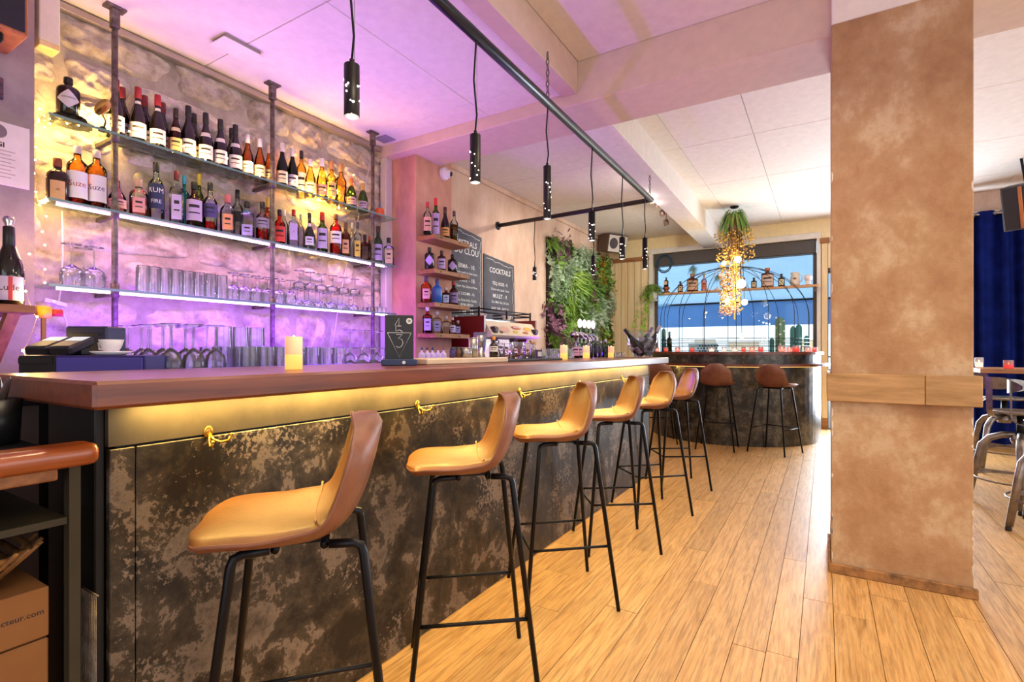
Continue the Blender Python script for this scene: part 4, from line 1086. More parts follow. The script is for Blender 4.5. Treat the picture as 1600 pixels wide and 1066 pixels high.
for k, y in enumerate((-.15, -.05, .05, .15)):
    s_ = part('spout', MB().tube([(.02, y, .2), (.06, y, .195), (.075, y, .16)], .009, 8), M_chrome, tp)
    h_ = part('handle', MB().tube([(.03, y, .222), (.035, y, .262)], .007, 8), mat('tap_handle', '#1b1b22', .4), tp)
    part('badge', MB().lathe([(0, .006), (.036, .006), (.04, 0), (.036, -.006), (0, -.006)], 20, M=T(.035, y, .30) @ RY(math.radians(90))), glow('tap_badge_glow', '#e8f4ff' if k else '#ffd9f2', 1.4), h_)
# champagne bucket with three bottles and ice
bk = bt(1004, -1.43)
bu = thing('champagne_bucket', 'clear acrylic champagne bucket on the far end of the bar', 'ice bucket', bk, 0)
def buck(a, b):
    w = a * 6.2832; k = b
    r = .085 + .075 * math.sin(min(k * 1.25, 1) * 1.5708)
    dip = .05 * math.sin(w) ** 2
    return (r * .85 * math.cos(w), r * 1.1 * math.sin(w), .004 + k * (.2 + dip + .012 * math.cos(2 * w)))
part('bowl', MB().grid(buck, 32, 10), glass('acrylic', '#f2f0fa', .03, .8, haze=.05), bu)
part('base', MB().lathe([(0, .003), (.08, .003), (.085, .006)], 24), MATS['acrylic'], bu)
ri = random.Random(8); ice = MB()
for i in range(40):
    q = ri.uniform(.012, .02)
    ice.box(-q, q, -q, q, -q, q, .004, M=T(ri.uniform(-.085, .085), ri.uniform(-.1, .1), .1 + ri.uniform(-.07, .07)) @ RZ(ri.random() * 3) @ RX(ri.random() * 3))
o = part('ice', ice, glass('ice', '#f2f4fa', .15, .6, haze=.25), bu); o['kind'] = 'stuff'
M_foil = mat('silver_foil', '#8f8796', .35, .8)
def tilted(label, tilt, az, dx, dy, gl, cap):
    o = bottle(label, (bk[0] + dx, bk[1] + dy, bk[2] + .03), .3, .038, 'champagne', gl, cap, '#cfc7d6', group='bottles in the champagne bucket')
    o.rotation_euler = (Matrix.Rotation(az, 3, 'Z') @ Matrix.Rotation(tilt, 3, 'Y')).to_euler()
    return o
tilted('champagne bottle with foil neck leaning right out of the bucket', .62, .8, -.05, -.05, 'dkgreen', '#6b5f7a')
tilted('dark champagne bottle with grey foil leaning over the bucket rim', .5, .95, .03, .05, 'dkgreen', '#8f8796')
tilted('dark champagne bottle with black capsule leaning towards the tap', .72, -2.3, .02, -.03, 'dkgreen', '#1c1518')
spread(tumbler('little upturned shot glass beside the champagne bucket', 'shot glasses on the bar top', .045, .018, 'shot_glass'), [bt(962 + 3.5 * i, -1.60 - .045 * (i % 2)) for i in range(4)])

# ================================================================ four wooden shelves on the pier
M_shelfw = mat('old_oak_shelf', '#9a6a42', .6, stops=[(0.3, '#7d5232'), (0.7, '#b07d50')], nscale=4, stretch=(9, 1, 9))
SP = [2.155, 1.866, 1.58, 1.318]; SPY0, SPY1 = 3.36, 3.86
for i, z in enumerate(SP):
    t = thing('pier_shelf', 'thick oak shelf on the pier, ' + ['topmost, with the red capped bottle', 'second, with the diamond labelled bottles', 'third, with the bright blue bottle', 'lowest, with the clear bottles'][i], 'shelf', (0, 0, 0), 0, 'oak shelves on the pier')
    part('plank', MB().box(-2.999, -2.8, SPY0, SPY1, z - .038, z, .003), M_shelfw, t)
    part('peg', MB().tube([(-2.7995, SPY0 + .08, z - .02), (-2.797, SPY0 + .08, z - .02)], .006, 8), M_dark, t)
    part('peg', MB().tube([(-2.7995, SPY0 + .34, z - .02), (-2.797, SPY0 + .34, z - .02)], .006, 8), M_dark, t)
def ps(u, vt, w, k, x=-2.88):
    return at_shelf(u, vt, w, x, SP[k])
PG = 'bottles on the oak pier shelves'
prow = [
 (668, 316, 13, 0, 'clear bottle with red cap and swirl label on the top oak shelf', dict(shape='spirit', gl='clear', cap='#b52a36', lab='#c99a8c', liq=('#5a4a2a', .2))),
 (681, 310, 12, 0, 'green necked bottle with bright red cap and violet label', dict(shape='bordeaux', gl='green', cap='#d81f2a', lab='#b59adb', lspan=(.06, .6))),
 (695.5, 324, 14, 0, 'black wine bottle with orange label on the top oak shelf', dict(shape='burgundy', gl='dark', cap='#4a1c22', lab='#d99a5c')),
 (709.5, 330, 13, 0, 'clear bottle of golden spirit with dark stopper', dict(shape='spirit', gl='clear', cap='#5a4250', liq=('#d8a24a', .55))),
 (671, 387, 15, 1, 'black apothecary bottle with diamond label next to the pier edge', dict(shape='apoth', gl='dark', cap='#1a1014')),
 (690, 392, 13, 1, 'brown apothecary bottle with upright violet label', dict(shape='apoth', gl=mat('dark_brown_glass', '#3a1d18', .15), cap='#3a2430', lab='#b9a0dc')),
 (707, 398, 15, 1, 'black apothecary bottle with diamond label by the chalkboard', dict(shape='apoth', gl='dark', cap='#1a1014')),
 (666, 432, 17, 2, 'squat amber bottle with pink label on the third oak shelf', dict(shape='squat', gl='orange', cap='#4a2a52', lab='#d99aa0')),
 (683, 436, 16, 2, 'bright blue gin bottle on the third oak shelf', dict(shape='spirit', gl='blue', cap='#3a3a78')),
 (697, 450, 13, 2, 'small brown bottle with pale blue label', dict(shape='square', gl='brown', cap='#c9b4b8', lab='#b4c3e4')),
 (709, 440, 14, 2, 'dark bottle with red capsule on the third oak shelf', dict(shape='spirit', gl=mat('dark_brown_glass', '#3a1d18', .15), cap='#b03428', lab='#8d78b4')),
 (668, 480, 15, 3, 'square bottle of dark red liqueur with clear stopper', dict(shape='square', gl='red', cap='#d8c8dc', lab='#b09ac8', liq=('#5a1016', .6))),
 (683, 487, 14, 3, 'clear square bottle with violet label on the lowest oak shelf', dict(shape='square', gl='clear', cap='#d0c4dc', lab='#9a8fdc')),
 (697, 494, 13, 3, 'empty clear square bottle without label', dict(shape='square', gl='clear', cap='#c9bcd2')),
 (707, 496, 10, 3, 'slim clear bottle with pale label behind the corner one', dict(shape='spirit', gl='clear', cap='#c9bcd2', lab='#c0b4dc')),
 (715.5, 501, 10, 3, 'small square bottle with violet label at the shelf end', dict(shape='square', gl='clear', cap='#b0a4c2', lab='#a394d8')),
]
for (u, vt, w, k, lb, kw) in prow:
    loc, h, R = ps(u, vt, w, k)
    o = bottle(lb, loc, h, R, group=PG, **kw)
    if kw['shape'] == 'apoth' and 'lab' not in kw:
        part('label', diamond(R * 1.02, h * .38, h * .24, 1.0), LM('#b79be0'), o)
for i, c in enumerate(('#2a3a78', '#5a2a4a', '#2a2a66', '#8a5a44', '#8a4a5a')):
    p = (-2.1, onX(659 + i * 8.5, 500, -2.1)[1], ZS)
    bottle(['milky mixer bottle with %s cap behind the bar beside the black sign' % n for n in ('blue', 'plum', 'navy', 'tan', 'rose')][i], p, .135, .019, 'tall', mat('milky_glass', '#cdb9e6', .3), c, group='mixer bottles behind the bar')

# ================================================================ coffee machine
cm = thing('coffee_machine', 'red and cream coffee machine with printed fruit panel and cup rail', 'coffee machine', (-3.03, 4.52, .9405), 0)
M_red = mat('deep_red_enamel', '#7d1a20', .3); M_cream = mat('cream_enamel', '#f0dcc0', .35)
part('side_panel', MB().prism([(-.30, 0), (.22, 0), (.20, .12), (.10, .22), (.20, .36), (.30, .40), (.30, .56), (-.30, .56)], 0, .03, M=frame((0, -.50, 0), (1, 0, 0), (0, 0, 1))), M_red, cm)
part('side_panel', MB().prism([(-.30, 0), (.22, 0), (.20, .12), (.10, .22), (.20, .36), (.30, .40), (.30, .56), (-.30, .56)], 0, .03, M=frame((0, .50, 0), (1, 0, 0), (0, 0, 1))), M_red, cm)
part('body', MB().box(-.28, .08, -.5, .47, 0, .55), M_steel, cm)
part('hood', MB().prism([(-.1, .34), (.33, .36), (.35, .38), (.26, .52), (-.1, .55)], -.47, .49, M=frame((0, 0, 0), (1, 0, 0), (0, 0, 1)) @ Matrix.Scale(-1, 4, (0, 0, 1))), M_cream, cm)
fm = frame((.352, 0, .382), (0, 1, 0), (-.09, 0, .14))
for (x_, y_, w_, h_, c) in ((-.36, .08, .10, .05, '#c9563e'), (-.2, .07, .22, .07, '#e7b7a0'), (.06, .10, .2, .045, '#c94a36'), (.28, .09, .16, .05, '#e8b352'), (-.28, .035, .06, .03, '#5a4a5a'), (0, .045, .1, .035, '#d9c23e'), (.2, .04, .12, .03, '#b9744a')):
    part('panel_print', MB().prism([(x_ + w_ / 2 * math.cos(k * .785), y_ + h_ / 2 * math.sin(k * .785)) for k in range(8)], .001, .003, M=fm), mat('panel' + c, c, .5), cm)
part('panel_print', moved(text_mb('UNIVERS', .045, .001), fm @ T(.08, .105, .004)), M_inkw, cm)
for y in (-.40, .40):
    part('corner_grip', MB().box(.24, .36, y - .035, y + .035, .40, .46, .012, M=T(0, 0, 0)), mat('dark_grip', '#2a2026', .5), cm)
part('drip_tray', MB().box(.08, .34, -.46, .46, .02, .09, .005), M_steel, cm)
part('backsplash', MB().box(.081, .09, -.44, .44, .1, .34), mat('pale_pink_steel', '#e2cbb8', .35, .4), cm)
for y in (-.2, .15):
    g_ = part('group_head', MB().tube([(.2, y, .36), (.2, y, .27)], .035, 12), M_chrome, cm)
    part('portafilter_handle', MB().tube([(.2, y, .27), (.36, y, .255)], [.014, .011], 8), M_blackmetal, g_)
part('steam_wand', MB().tube([(.28, -.38, .34), (.33, -.38, .28), (.34, -.37, .1)], .007, 8), M_chrome, cm)
part('steam_wand', MB().tube([(.28, .38, .34), (.33, .38, .28), (.34, .37, .1)], .007, 8), M_chrome, cm)
for zz in (.6, .635):
    part('cup_rail', MB().tube([(-.28, -.5, zz), (.22, -.5, zz), (.22, .5, zz), (-.28, .5, zz)], .007, 8), M_blackmetal, cm)
for (x_, y_) in ((.22, -.5), (.22, 0), (.22, .5), (-.28, -.5)):
    part('rail_post', MB().tube([(x_, y_, .55), (x_, y_, .65)], .01, 8), M_blackmetal, cm)
M_china = mat('white_china', '#efe8ea', .3)
for i, (x_, y_) in enumerate(((.12, -.32), (.05, -.2), (.14, .1), (.1, .22))):
    t = thing('coffee_cup', 'white coffee cup warming on top of the coffee machine', 'cup', (-3.03 + x_, 4.52 + y_, 1.4955), 0, 'cups on the coffee machine')
    part('bowl', MB().lathe([(0, 0), (.02, 0), (.036, .03), (.04, .055), (.037, .055), (.03, .02), (0, .01)], 14), M_china, t)
    part('handle', MB().tube([(.036, 0, .045), (.058, 0, .04), (.055, 0, .02), (.03, 0, .015)], .004, 6), M_china, t)
bl = thing('blender_jug', 'blue and violet blender standing beside the coffee machine', 'blender', (-2.5 + .3, onX(750, 500, -2.2)[1], ZS))
part('motor_base', MB().lathe([(0, 0), (.05, 0), (.05, .03), (.035, .09), (0, .09)], 14), M_chrome, bl)
part('jug', MB().lathe([(.03, .09), (.04, .12), (.052, .25), (.048, .25), (.036, .12), (.0, .1)], 14), glass('violet_plastic', '#a796f0', .1, .8, haze=.3), bl)
lm = thing('fruit_bowl', 'steel bowl for limes beside the coffee machine', 'bowl', (-2.1, onX(838, 500, -2.1)[1], ZS))
part('bowl', MB().lathe([(0, 0), (.05, 0), (.085, .07), (.082, .07), (.048, .006), (0, .006)], 18), glass('bowl_glass', '#dfe6ff', .03, 1.0, haze=.1), lm)
rl = random.Random(2)
for i in range(7):
    a = i * 2.4; r = .015 + .035 * (i > 1)
    tag(link('lime', MB().ball((0, 0, 0), .028, 10, 7, sc=(1, 1, 1.15)).mesh('lime', mat('lime_skin', '#7f9c2c', .4)), None, (lm.location.x + r * math.cos(a), lm.location.y + r * math.sin(a), ZS + .06 + .03 * (i < 2) + .004 * i)), 'green lime heaped in the glass bowl behind the bar', 'lime', 'limes in the bowl')

# ================================================================ chalkboards
M_board = mat('chalkboard', '#4a4d55', .75, stops=[(0.3, '#43464e'), (0.7, '#555861')], nscale=5)
def chalkboard(label, y0, y1, z0, z1, title, lines, skew):
    t = thing('chalkboard', label, 'chalkboard', (XB, 0, 0))
    part('slate', MB().prism([(y0, z0), (y1, z0), (y1 - .02, z1 - skew), (y0, z1)], .002, .014, M=frame((0, 0, 0), (0, 1, 0), (0, 0, 1))), M_board, t)
    yc = (y0 + y1) / 2; w = y1 - y0
    def wr(s, size, z, bold=.0008):
        part('chalk_text', moved(text_mb(s, size, bold), frame((.0155, yc, z), (0, 1, 0), (0, 0, 1))), M_chalk, t)
    zt = z1 - skew - .12
    for i, s in enumerate(title): wr(s, min(.10, w * 1.15 / len(s)), zt - i * .085, .0008)
    zz = zt - .1 * len(title) - .05
    for (a, b) in lines:
        wr(a, min(.07, w * 1.1 / max(len(a), 9)), zz, .0004); zz -= .07
        for l in b: wr(l, min(.05, w * 1.5 / max(len(l), 16))  , zz, .0001); zz -= .045
        zz -= .035
    dd = random.Random(len(title) + len(lines))
    orn = [[(.0156, y1 - .05 + dd.uniform(-.012, .012), z1 - skew - .05 - k * .03) for k in range(int((z1 - z0 - .2) / .03))]]
    part('chalk_border', MB().tube(orn[0], .003, 5), M_chalk, t)
    part('chalk_border', MB().tube([(.0156, y0 + .04 + (y1 - y0 - .1) * k / 12, z1 - .045 - skew * k / 12 + dd.uniform(-.012, .012)) for k in range(13)], .003, 5), M_chalk, t)
    return t
chalkboard('tall chalkboard cocktail menu hanging nearer the oak shelves', 4.25, 4.86, 1.45, 2.52, ['MISTRALS', 'DU CLOU'], [('ERMA - 10.', ['ombre petit my bien sucre']), ('CURT - 10.', ['Cynar, Rye, Sucre et Noix']), ("L' 2 SCUMR - 10.", ['Gin, Noix Kola, Vanille', 'sirop citron']), ('CEB - 10.', ['Rhum Poire de Olive', 'Tequila, Tonic'])], .06)
chalkboard('short chalkboard menu with a drawn leaf above the coffee machine', 4.89, 5.58, 1.45, 2.29, ['COCKTAILS'], [('TEQ. ROSE - 9.', ['Citron vert, Litchi, Tonic']), ('MULET - 9.', ['Gin, Miel, Eau, Sel, Jus']), ('AVEC KIR - ROYAL', ['Cassis'])], .05)
# dome camera
t = thing('security_camera', 'white dome security camera on the pier below the ceiling', 'camera', (-2.999, 3.72, 2.80))
part('base', MB().lathe([(.058, 0), (.058, .02), (.05, .035), (.0, .035)], 20, M=RY(math.radians(90))), M_china, t)
part('dome', MB().ball((.035, .012, 0), .042, 16, 10), M_china, t)
part('lens', MB().ball((.058, .022, -.004), .026, 12, 8), mat('camera_lens', '#26222c', .1), t)
# ================================================================ hanging pipe and perforated pendants
PZ = 2.645
def pipe_x(y): return -1.385 - .017 * (y - 1.6)
pipe = thing('lamp_pipe', 'long grey steel pipe hung on chains above the bar', 'pipe')
M_pipe = mat('grey_steel_pipe', '#3b4048', .3, .8)
part('long_pipe', MB().tube([(pipe_x(-1.2), -1.2, PZ), (pipe_x(5.0), 5.0, PZ)], .027, 14), M_pipe, pipe)
part('cross_pipe', MB().tube([(pipe_x(5.0), 5.0, PZ), (XB + .01, 5.2, PZ + .03)], .024, 12), mat('dark_steel_pipe', '#3a3234', .4, .6), pipe)
part('wall_flange', MB().lathe([(0, 0), (.05, 0), (.05, .012), (.026, .016)], 16, M=T(XB + .001, 5.2, PZ + .03) @ RY(math.radians(90))), M_pipe, pipe)
for (y, zt) in ((2.72, 2.948), (4.95, 3.148), (.2, 2.948)):
    n = int((zt - PZ) / .036); c = part('chain', MB().tube([(pipe_x(y), y, zt - .012), (pipe_x(y), y, zt)], .006, 6), M_rust, pipe)
    for i in range(n):
        zc = PZ + .03 + (zt - PZ - .04) * (i + .5) / n
        ax = (0, 1) if i % 2 else (1, 0)
        part('chain_link', MB().tube([(pipe_x(y) + .009 * math.cos(k * .785) * ax[0], y + .009 * math.cos(k * .785) * ax[1], zc + .02 * math.sin(k * .785)) for k in range(8)], .0032, 6, closed=True), M_rust, c)
M_lamp = mat('black_perforated_tube', '#17161a', .45, .4); M_hole = glow('lamp_hole_light', '#fff4e6', 7)
M_bulb = glow('lamp_bulb', '#fff1dd', 22)
def pendant(label, x, y, zb, L, zt, e, dia=.05, seed=0, holes=12):
    t = thing('pendant_lamp', label, 'pendant lamp', (x, y, zb), 0, 'perforated pendant lamps')
    r = dia / 2
    part('tube', MB().lathe([(r, 0), (r, L), (r * .3, L), (r * .3, L + .02), (0, L + .02)], 20).lathe([(r * .93, 0), (r * .93, L * .95), (0, L * .95)], 16), M_lamp, t)
    part('bulb', MB().ball((0, 0, .03), r * .7, 10, 8), M_bulb, t)
    rr = random.Random(seed); hm = MB()
    for i in range(holes):
        a = rr.uniform(-2.4, .6); z = rr.uniform(.012, L * (.72 if seed != 3 else .6)); q = rr.choice([.0025, .0034, .0044])
        hm.lathe([(0, .0012), (q, .001), (q, 0)], 8, M=T(r * math.cos(a), r * math.sin(a), z) @ RZ(a) @ RY(math.radians(90)))
    o = part('perforation', hm, M_hole, t); o['kind'] = 'stuff'
    hh = zt - zb
    part('cord', MB().tube([(0, 0, L + .015), (.006, .004, L + (hh - L) * .2), (-.004, -.006, L + (hh - L) * .55), (.003, .002, hh - .03), (0, 0, hh)], .0042, 6), M_blackmetal, t)
    part('wire', MB().tube([(.004, .008, L + .01), (0, .012, hh)], .0012, 5), M_steel, t)
    point('pendant_light', (x, y, zb - .012), (1.0, .90, .78), e, .02)
for i, (y, zb, L, dia, nm) in enumerate(((1.215, 1.97, .175, .052, 'over the first stool'), (1.96, 1.955, .222, .05, 'with a bright flare, between the oak shelves and the pipe'), (2.715, 1.953, .312, .046, 'of the longest tube below the chain'),
        (3.43, 1.957, .205, .048, 'in front of the plant wall'), (4.11, 1.93, .178, .048, 'before the far wall speaker'), (4.78, 1.94, .29, .046, 'at the corner of the two pipes'))):
    pendant('black perforated tube pendant lamp ' + nm, pipe_x(y), y, zb, L, PZ, 5, dia, i, 9)
for i, (x, y, L, nm) in enumerate(((-2.076, 5.07, .2, 'on the cross pipe before the plants'), (-2.82, 5.14, .15, 'on the cross pipe near the plaster wall'))):
    pendant('black perforated tube pendant lamp ' + nm, x, y, 1.97, L, PZ + .01, 3, .046, 20 + i, 7)

# ================================================================ ceiling fittings
t = thing('ceiling_diffuser', 'square white air diffuser plate under the ceiling over the bottles', 'vent', (-2.93, 1.73, 2.95))
part('plate', MB().box(-.075, .075, -.12, .12, -.03, -.022, .003), M_ceil, t)
part('neck', MB().box(-.065, .065, -.105, .105, -.022, 0), mat('vent_neck_metal', '#a08f97', .6), t)  # neck in a greyer tone than the white plate
solo('ceiling_grille', MB().box(-.07, .07, -.06, .06, -.006, 0, .002), mat('grey_grille', '#8f8aa0', .6), 'flat grey ventilation grille in the ceiling near the pier', 'vent', loc=(-3.15, 3.13, 2.9495))
M_spot = mat('bronze_spot', '#8a7468', .4, .6)
for i, (u, v, on, zt) in enumerate(((997, 283, 0, 3.14), (1010.5, 300, 1, 3.14), (1019, 311, 1, 3.14), (1027.5, 318, 0, 3.14), (1035, 332, 0, 3.14), (1041, 347, 0, 3.14))):
    p = onZ(u, v, 2.93)
    t = thing('spotlight', 'small bronze ceiling spotlight ' + ['nearest the long pipe', 'shining brightly beside the chain', 'shining brightly at the pipe corner', 'switched off, first past the pipe corner', 'switched off, second past the pipe corner', 'switched off, closest to the far wall'][i], 'spotlight', p, 0, 'ceiling spotlights')
    part('stem', MB().tube([(0, 0, .03), (0, 0, 3.148 - p[2])], .006, 6), M_spot, t)
    part('head', MB().lathe([(.032, -.045), (.036, -.02), (.03, .02), (.012, .035), (0, .036)], 14, M=RX(math.radians(25))), M_spot, t)
    part('lens', MB().lathe([(0, -.043), (.03, -.043)], 14, M=RX(math.radians(25))), glow('spot_on', '#fff6e8', 30) if on else M_steel, t)
    part('yoke', MB().tube([(-.04, 0, -.005), (-.04, 0, .03), (.04, 0, .03), (.04, 0, -.005)], .003, 6), M_spot, t)
    if on:
        sl_ = bpy.data.lights.new('spot_beam', 'SPOT'); sl_.energy = 95; sl_.color = (1.0, .90, .74); sl_.spot_size = math.radians(88); sl_.spot_blend = .8; sl_.shadow_soft_size = .03
        so_ = bpy.data.objects.new('spot_beam', sl_); COL.objects.link(so_); so_.location = (p[0], p[1] - .03, p[2] - .08)
        so_.rotation_euler = (Vector(((XB, 5.6, 1.7), (XB + .3, 8.3, 1.7))[i - 1]) - so_.location).to_track_quat('-Z', 'Y').to_euler()
        point('spot_light', (p[0], p[1] - .03, p[2] - .08), (1.0, .93, .84), 3, .02)

# ================================================================ loudspeakers
def speaker(label, loc, rz, tilt, w, h, d, body, face, side=None):
    t = thing('loudspeaker', label, 'loudspeaker', loc)
    t.rotation_euler = (0, tilt, rz)
    part('cabinet', MB().box(-d, 0, -w / 2, w / 2, -h / 2, h / 2, .006), body, t)
    part('front', MB().box(0, .008, -w / 2 + .012, w / 2 - .012, -h / 2 + .012, h / 2 - .012, .004), face, t)
    return t
M_grille = mat('dark_grille_cloth', '#2b2730', .9, bmp=(300, .4)); M_spkwood = mat('cherry_veneer', '#b06a34', .4, stops=[(0.3, '#95552a'), (0.7, '#c27a40')], nscale=4, stretch=(6, 6, 1))
s1 = speaker('dark cloth fronted wooden loudspeaker fixed above the certificate', (-2.93, .60, 2.72), 0, 0, .42, .40, .26, M_spkwood, M_grille)
part('bracket', MB().box(-.2, -.03, -.05, .14, -.245, -.205, .006), M_blackmetal, s1)
s2 = speaker('white fronted wall loudspeaker in the corner above the plant wall', (-2.98, 8.35, 2.975), math.radians(-28), .2, .42, .3, .26, mat('taupe_cabinet', '#5a4438', .5), mat('pale_baffle', '#d9d0c8', .5))
part('woofer', MB().lathe([(.0, .012), (.03, .006), (.07, .0), (.085, .012), (.09, .008)], 20, M=T(.008, -.1, 0) @ RY(math.radians(90))), mat('speaker_cone', '#4a4348', .6), s2)
part('tweeter', MB().lathe([(.0, .012), (.03, .01), (.045, .004)], 16, M=T(.008, .1, .03) @ RY(math.radians(90))), MATS['speaker_cone'], s2)
part('port', MB().lathe([(0, .002), (.025, .002)], 14, M=T(.008, .1, -.08) @ RY(math.radians(90))), M_dark, s2)
part('bracket', MB().box(-.36, -.2, -.03, .03, -.02, .04), M_blackmetal, s2)
s3 = speaker('black loudspeaker with orange wood edge hanging before the blue curtain', (1.77, 7.3, 2.66), math.radians(-118), .28, .34, .46, .28, mat('charcoal_cabinet', '#3a3434', .6), mat('black_baffle', '#26242a', .6))
part('wood_edge', MB().box(.008, .016, -.03, .0, -.215, .215, .002), M_spkwood, s3)
part('hanger', MB().tube([(-.14, 0, .2), (-.07, 0, .49)], .012, 8), M_blackmetal, s3)

# ================================================================ blue curtain
cu = thing('curtain', 'deep blue velvet curtain hanging from a steel rail', 'curtain', (0, 8.35, 0))
M_velvet = mat('blue_velvet', '#10206a', .9, spec=.1, stops=[(0.3, '#0a1654'), (0.7, '#14287e')], nscale=6)
def cur(a, b):
    x = 1.12 + 2.3 * a; z = .03 + 2.84 * b
    k = .055 * math.sin(a * 70 + .6 * math.sin(a * 23)) + .025 * math.sin(a * 151 + b * 1.3) + (1 - b) * .05 * math.sin(a * 19)
    return (x + .02 * math.sin(a * 40 + b * 2), k, z)
part('cloth', MB().grid(cur, 220, 14), M_velvet, cu)
part('rail', MB().tube([(1.05, .0, 2.835), (3.45, .0, 2.835)], .016, 10).ball((1.04, 0, 2.835), .024), M_steel, cu)
for k in range(12): part('eyelet', MB().tube([(1.2 + k * .19, .03 * math.cos(j * .785), 2.835 + .03 * math.sin(j * .785)) for j in range(8)], .006, 6, closed=True), M_steel, cu)
struct('trim_5', MB().box(1.06, XR, YF - .5, YF - .02, 2.9, ZC, .004), M_plaster, 'plastered box above the blue curtain', 'trim')
struct('baseboard_far', MB().box(1.06, XR, YF - .42, YF - .02, 0, .22, .004), M_black, 'black low plinth behind the blue curtain', 'baseboard')

# ================================================================ high table and metal stools by the curtain
M_gun = mat('gunmetal', '#8b837c', .35, .9, stops=[(0.3, '#6f6761'), (0.7, '#a39b94')], nscale=12)
tb = thing('high_table', 'dark wood high table before the blue curtain', 'table', (2.0, 5.75, 0))
part('table_top', MB().box(-.9, .9, -.15, .5, .985, 1.02, .004), M_wood_trim, tb)
part('column', MB().tube([(.1, .18, .02), (.1, .18, .985)], .035, 12), M_blackmetal, tb)
part('foot_plate', MB().lathe([(0, 0), (.26, 0), (.26, .012), (.04, .03), (0, .03)], 24, (.1, .18, 0)), M_blackmetal, tb)
def metal_stool(label, loc, rz):
    t = thing('metal_stool', label, 'bar stool', loc, rz, 'metal stools by the high table')
    part('seat', MB().lathe([(0, .695), (.15, .695), (.172, .702), (.176, .712), (.168, .72), (.12, .712), (0, .706)], 24), M_gun, t)
    part('back_bracket', MB().grid(lambda a, b: (.13 + .10 * smoothstep(0, .45, a) + .015 * a, (b - .5) * (.05 + .03 * abs(a - .5)), .70 - .06 * math.sin(a * 3.14) * (1 - a) + .27 * smoothstep(.2, 1, a)), 14, 4), M_gun, t)
    part('back_band', MB().grid(lambda a, b: (.255 - .10 * (2 * a - 1) ** 2, (a - .5) * .34, .93 + (b - .5) * .09 * (1 - .75 * abs(2 * a - 1) ** 4)), 18, 4).grid(lambda a, b: (.249 - .10 * (2 * a - 1) ** 2, (a - .5) * .335, .93 + (b - .5) * .085 * (1 - .75 * abs(2 * a - 1) ** 4)), 18, 4), M_gun, t)
    part('screw_column', MB().tube([(0, 0, .5), (0, 0, .695)], .024, 12), M_blackmetal, t)
    part('hub', MB().lathe([(0, .47), (.05, .47), (.06, .5), (.05, .54), (0, .54)], 14), M_gun, t)
    for k in range(4):
        a = math.radians(45 + 90 * k); c, s = math.cos(a), math.sin(a)
        pts = [(.03 * c, .03 * s, .535), (.10 * c, .10 * s, .53), (.17 * c, .17 * s, .50), (.215 * c, .215 * s, .44), (.235 * c, .235 * s, .35), (.29 * c, .29 * s, .03)]
        l = part('leg', MB().tube(pts, [.024, .024, .026, .027, .024, .021], 8), M_gun, t)
        part('foot', MB().lathe([(.016, 0), (.018, .02), (.013, .03), (0, .03)], 10, (.293 * c, .293 * s, 0)), M_black, l)
    ring = [(.262 * math.cos(k * 6.2832 / 28), .262 * math.sin(k * 6.2832 / 28), .2) for k in range(28)]
    part('foot_ring', MB().tube(ring, .007, 6, closed=True), M_gun, t)
    for k in range(2):
        a = math.radians(45 + 90 * k); c, s = math.cos(a) * .25, math.sin(a) * .25
        part('brace', MB().box(-.25, .25, -.004, .004, .235, .255, M=RZ(a)), M_gun, t)
    return t
m0 = metal_stool('grey metal swivel stool with round seat, beside the pillar', (1.30, 4.62, 0), math.radians(155))
copy_tree(m0, (1.26, 5.26, 0), math.radians(212), 'grey metal swivel stool at the near edge of the high table')
copy_tree(m0, (1.5, 6.75, 0), math.radians(180), 'pale metal swivel stool tucked behind the high table')
def red_candle(label, loc, r=.028, h=.055, c='#d8343c', grp='red candle glasses', strength=1.0):
    t = thing('candle_glass', label, 'candle', loc, 0, grp)
    part('glass', MB().lathe([(0, .001), (r * .92, .001), (r, h * .3), (r, h)], 14), glass('candle_glass' + c.lstrip('#'), c, .05, .8, haze=.25), t)
    part('wax', MB().lathe([(0, .004), (r * .85, .004), (r * .85, h * .5), (0, h * .5)], 12), glow('candle_wax' + c.lstrip('#'), {'#d8343c': '#ff6a58', '#f09a9a': '#ffc0a8', '#f6d8d4': '#fff0e0'}.get(c, '#ffb48a'), 1.6 * strength), t)
    part('flame', MB().ball((0, 0, h * .62), .005, 8, 6, sc=(1, 1, 1.7)), M_flame, t)
    return t
red_candle('red glass candle on the high table before the blue curtain', (1.30, 5.73, 1.0205), .033, .07)
red_candle('pale glowing candle on the high table close to the pillar', (1.17, 6.0, 1.0205), .03, .09, '#f6d8d4')

# ================================================================ birdcage dome over the island
dm = thing('wire_dome', 'tall black wire birdcage dome standing on the island bar', 'wire dome', (IC[0], IC[1], 1.1555))
RD = .97
def prof(s):      # radius, height along one rib
    if s < .35: return (RD, .45 * s / .35)
    a = (s - .35) / .65 * math.pi / 2
    return (RD * math.cos(a) + .03 * math.sin(a), .45 + .74 * math.sin(a))
NR = 16
for k in range(NR):
    a = 2 * math.pi * (k + .5) / NR
    part('rib', MB().tube([(prof(i / 26)[0] * math.cos(a), prof(i / 26)[0] * math.sin(a), prof(i / 26)[1]) for i in range(27)], .0042, 6), M_blackmetal, dm)
for z in (.012, .075, .12, .17):
    part('hoop', MB().tube([(RD * math.cos(2 * math.pi * i / 60), RD * math.sin(2 * math.pi * i / 60), z) for i in range(60)], .004, 6, closed=True), M_blackmetal, dm)
part('crown_ring', MB().tube([(.05 * math.cos(2 * math.pi * i / 20), .05 * math.sin(2 * math.pi * i / 20), 1.19) for i in range(20)], .008, 6, closed=True), M_blackmetal, dm)
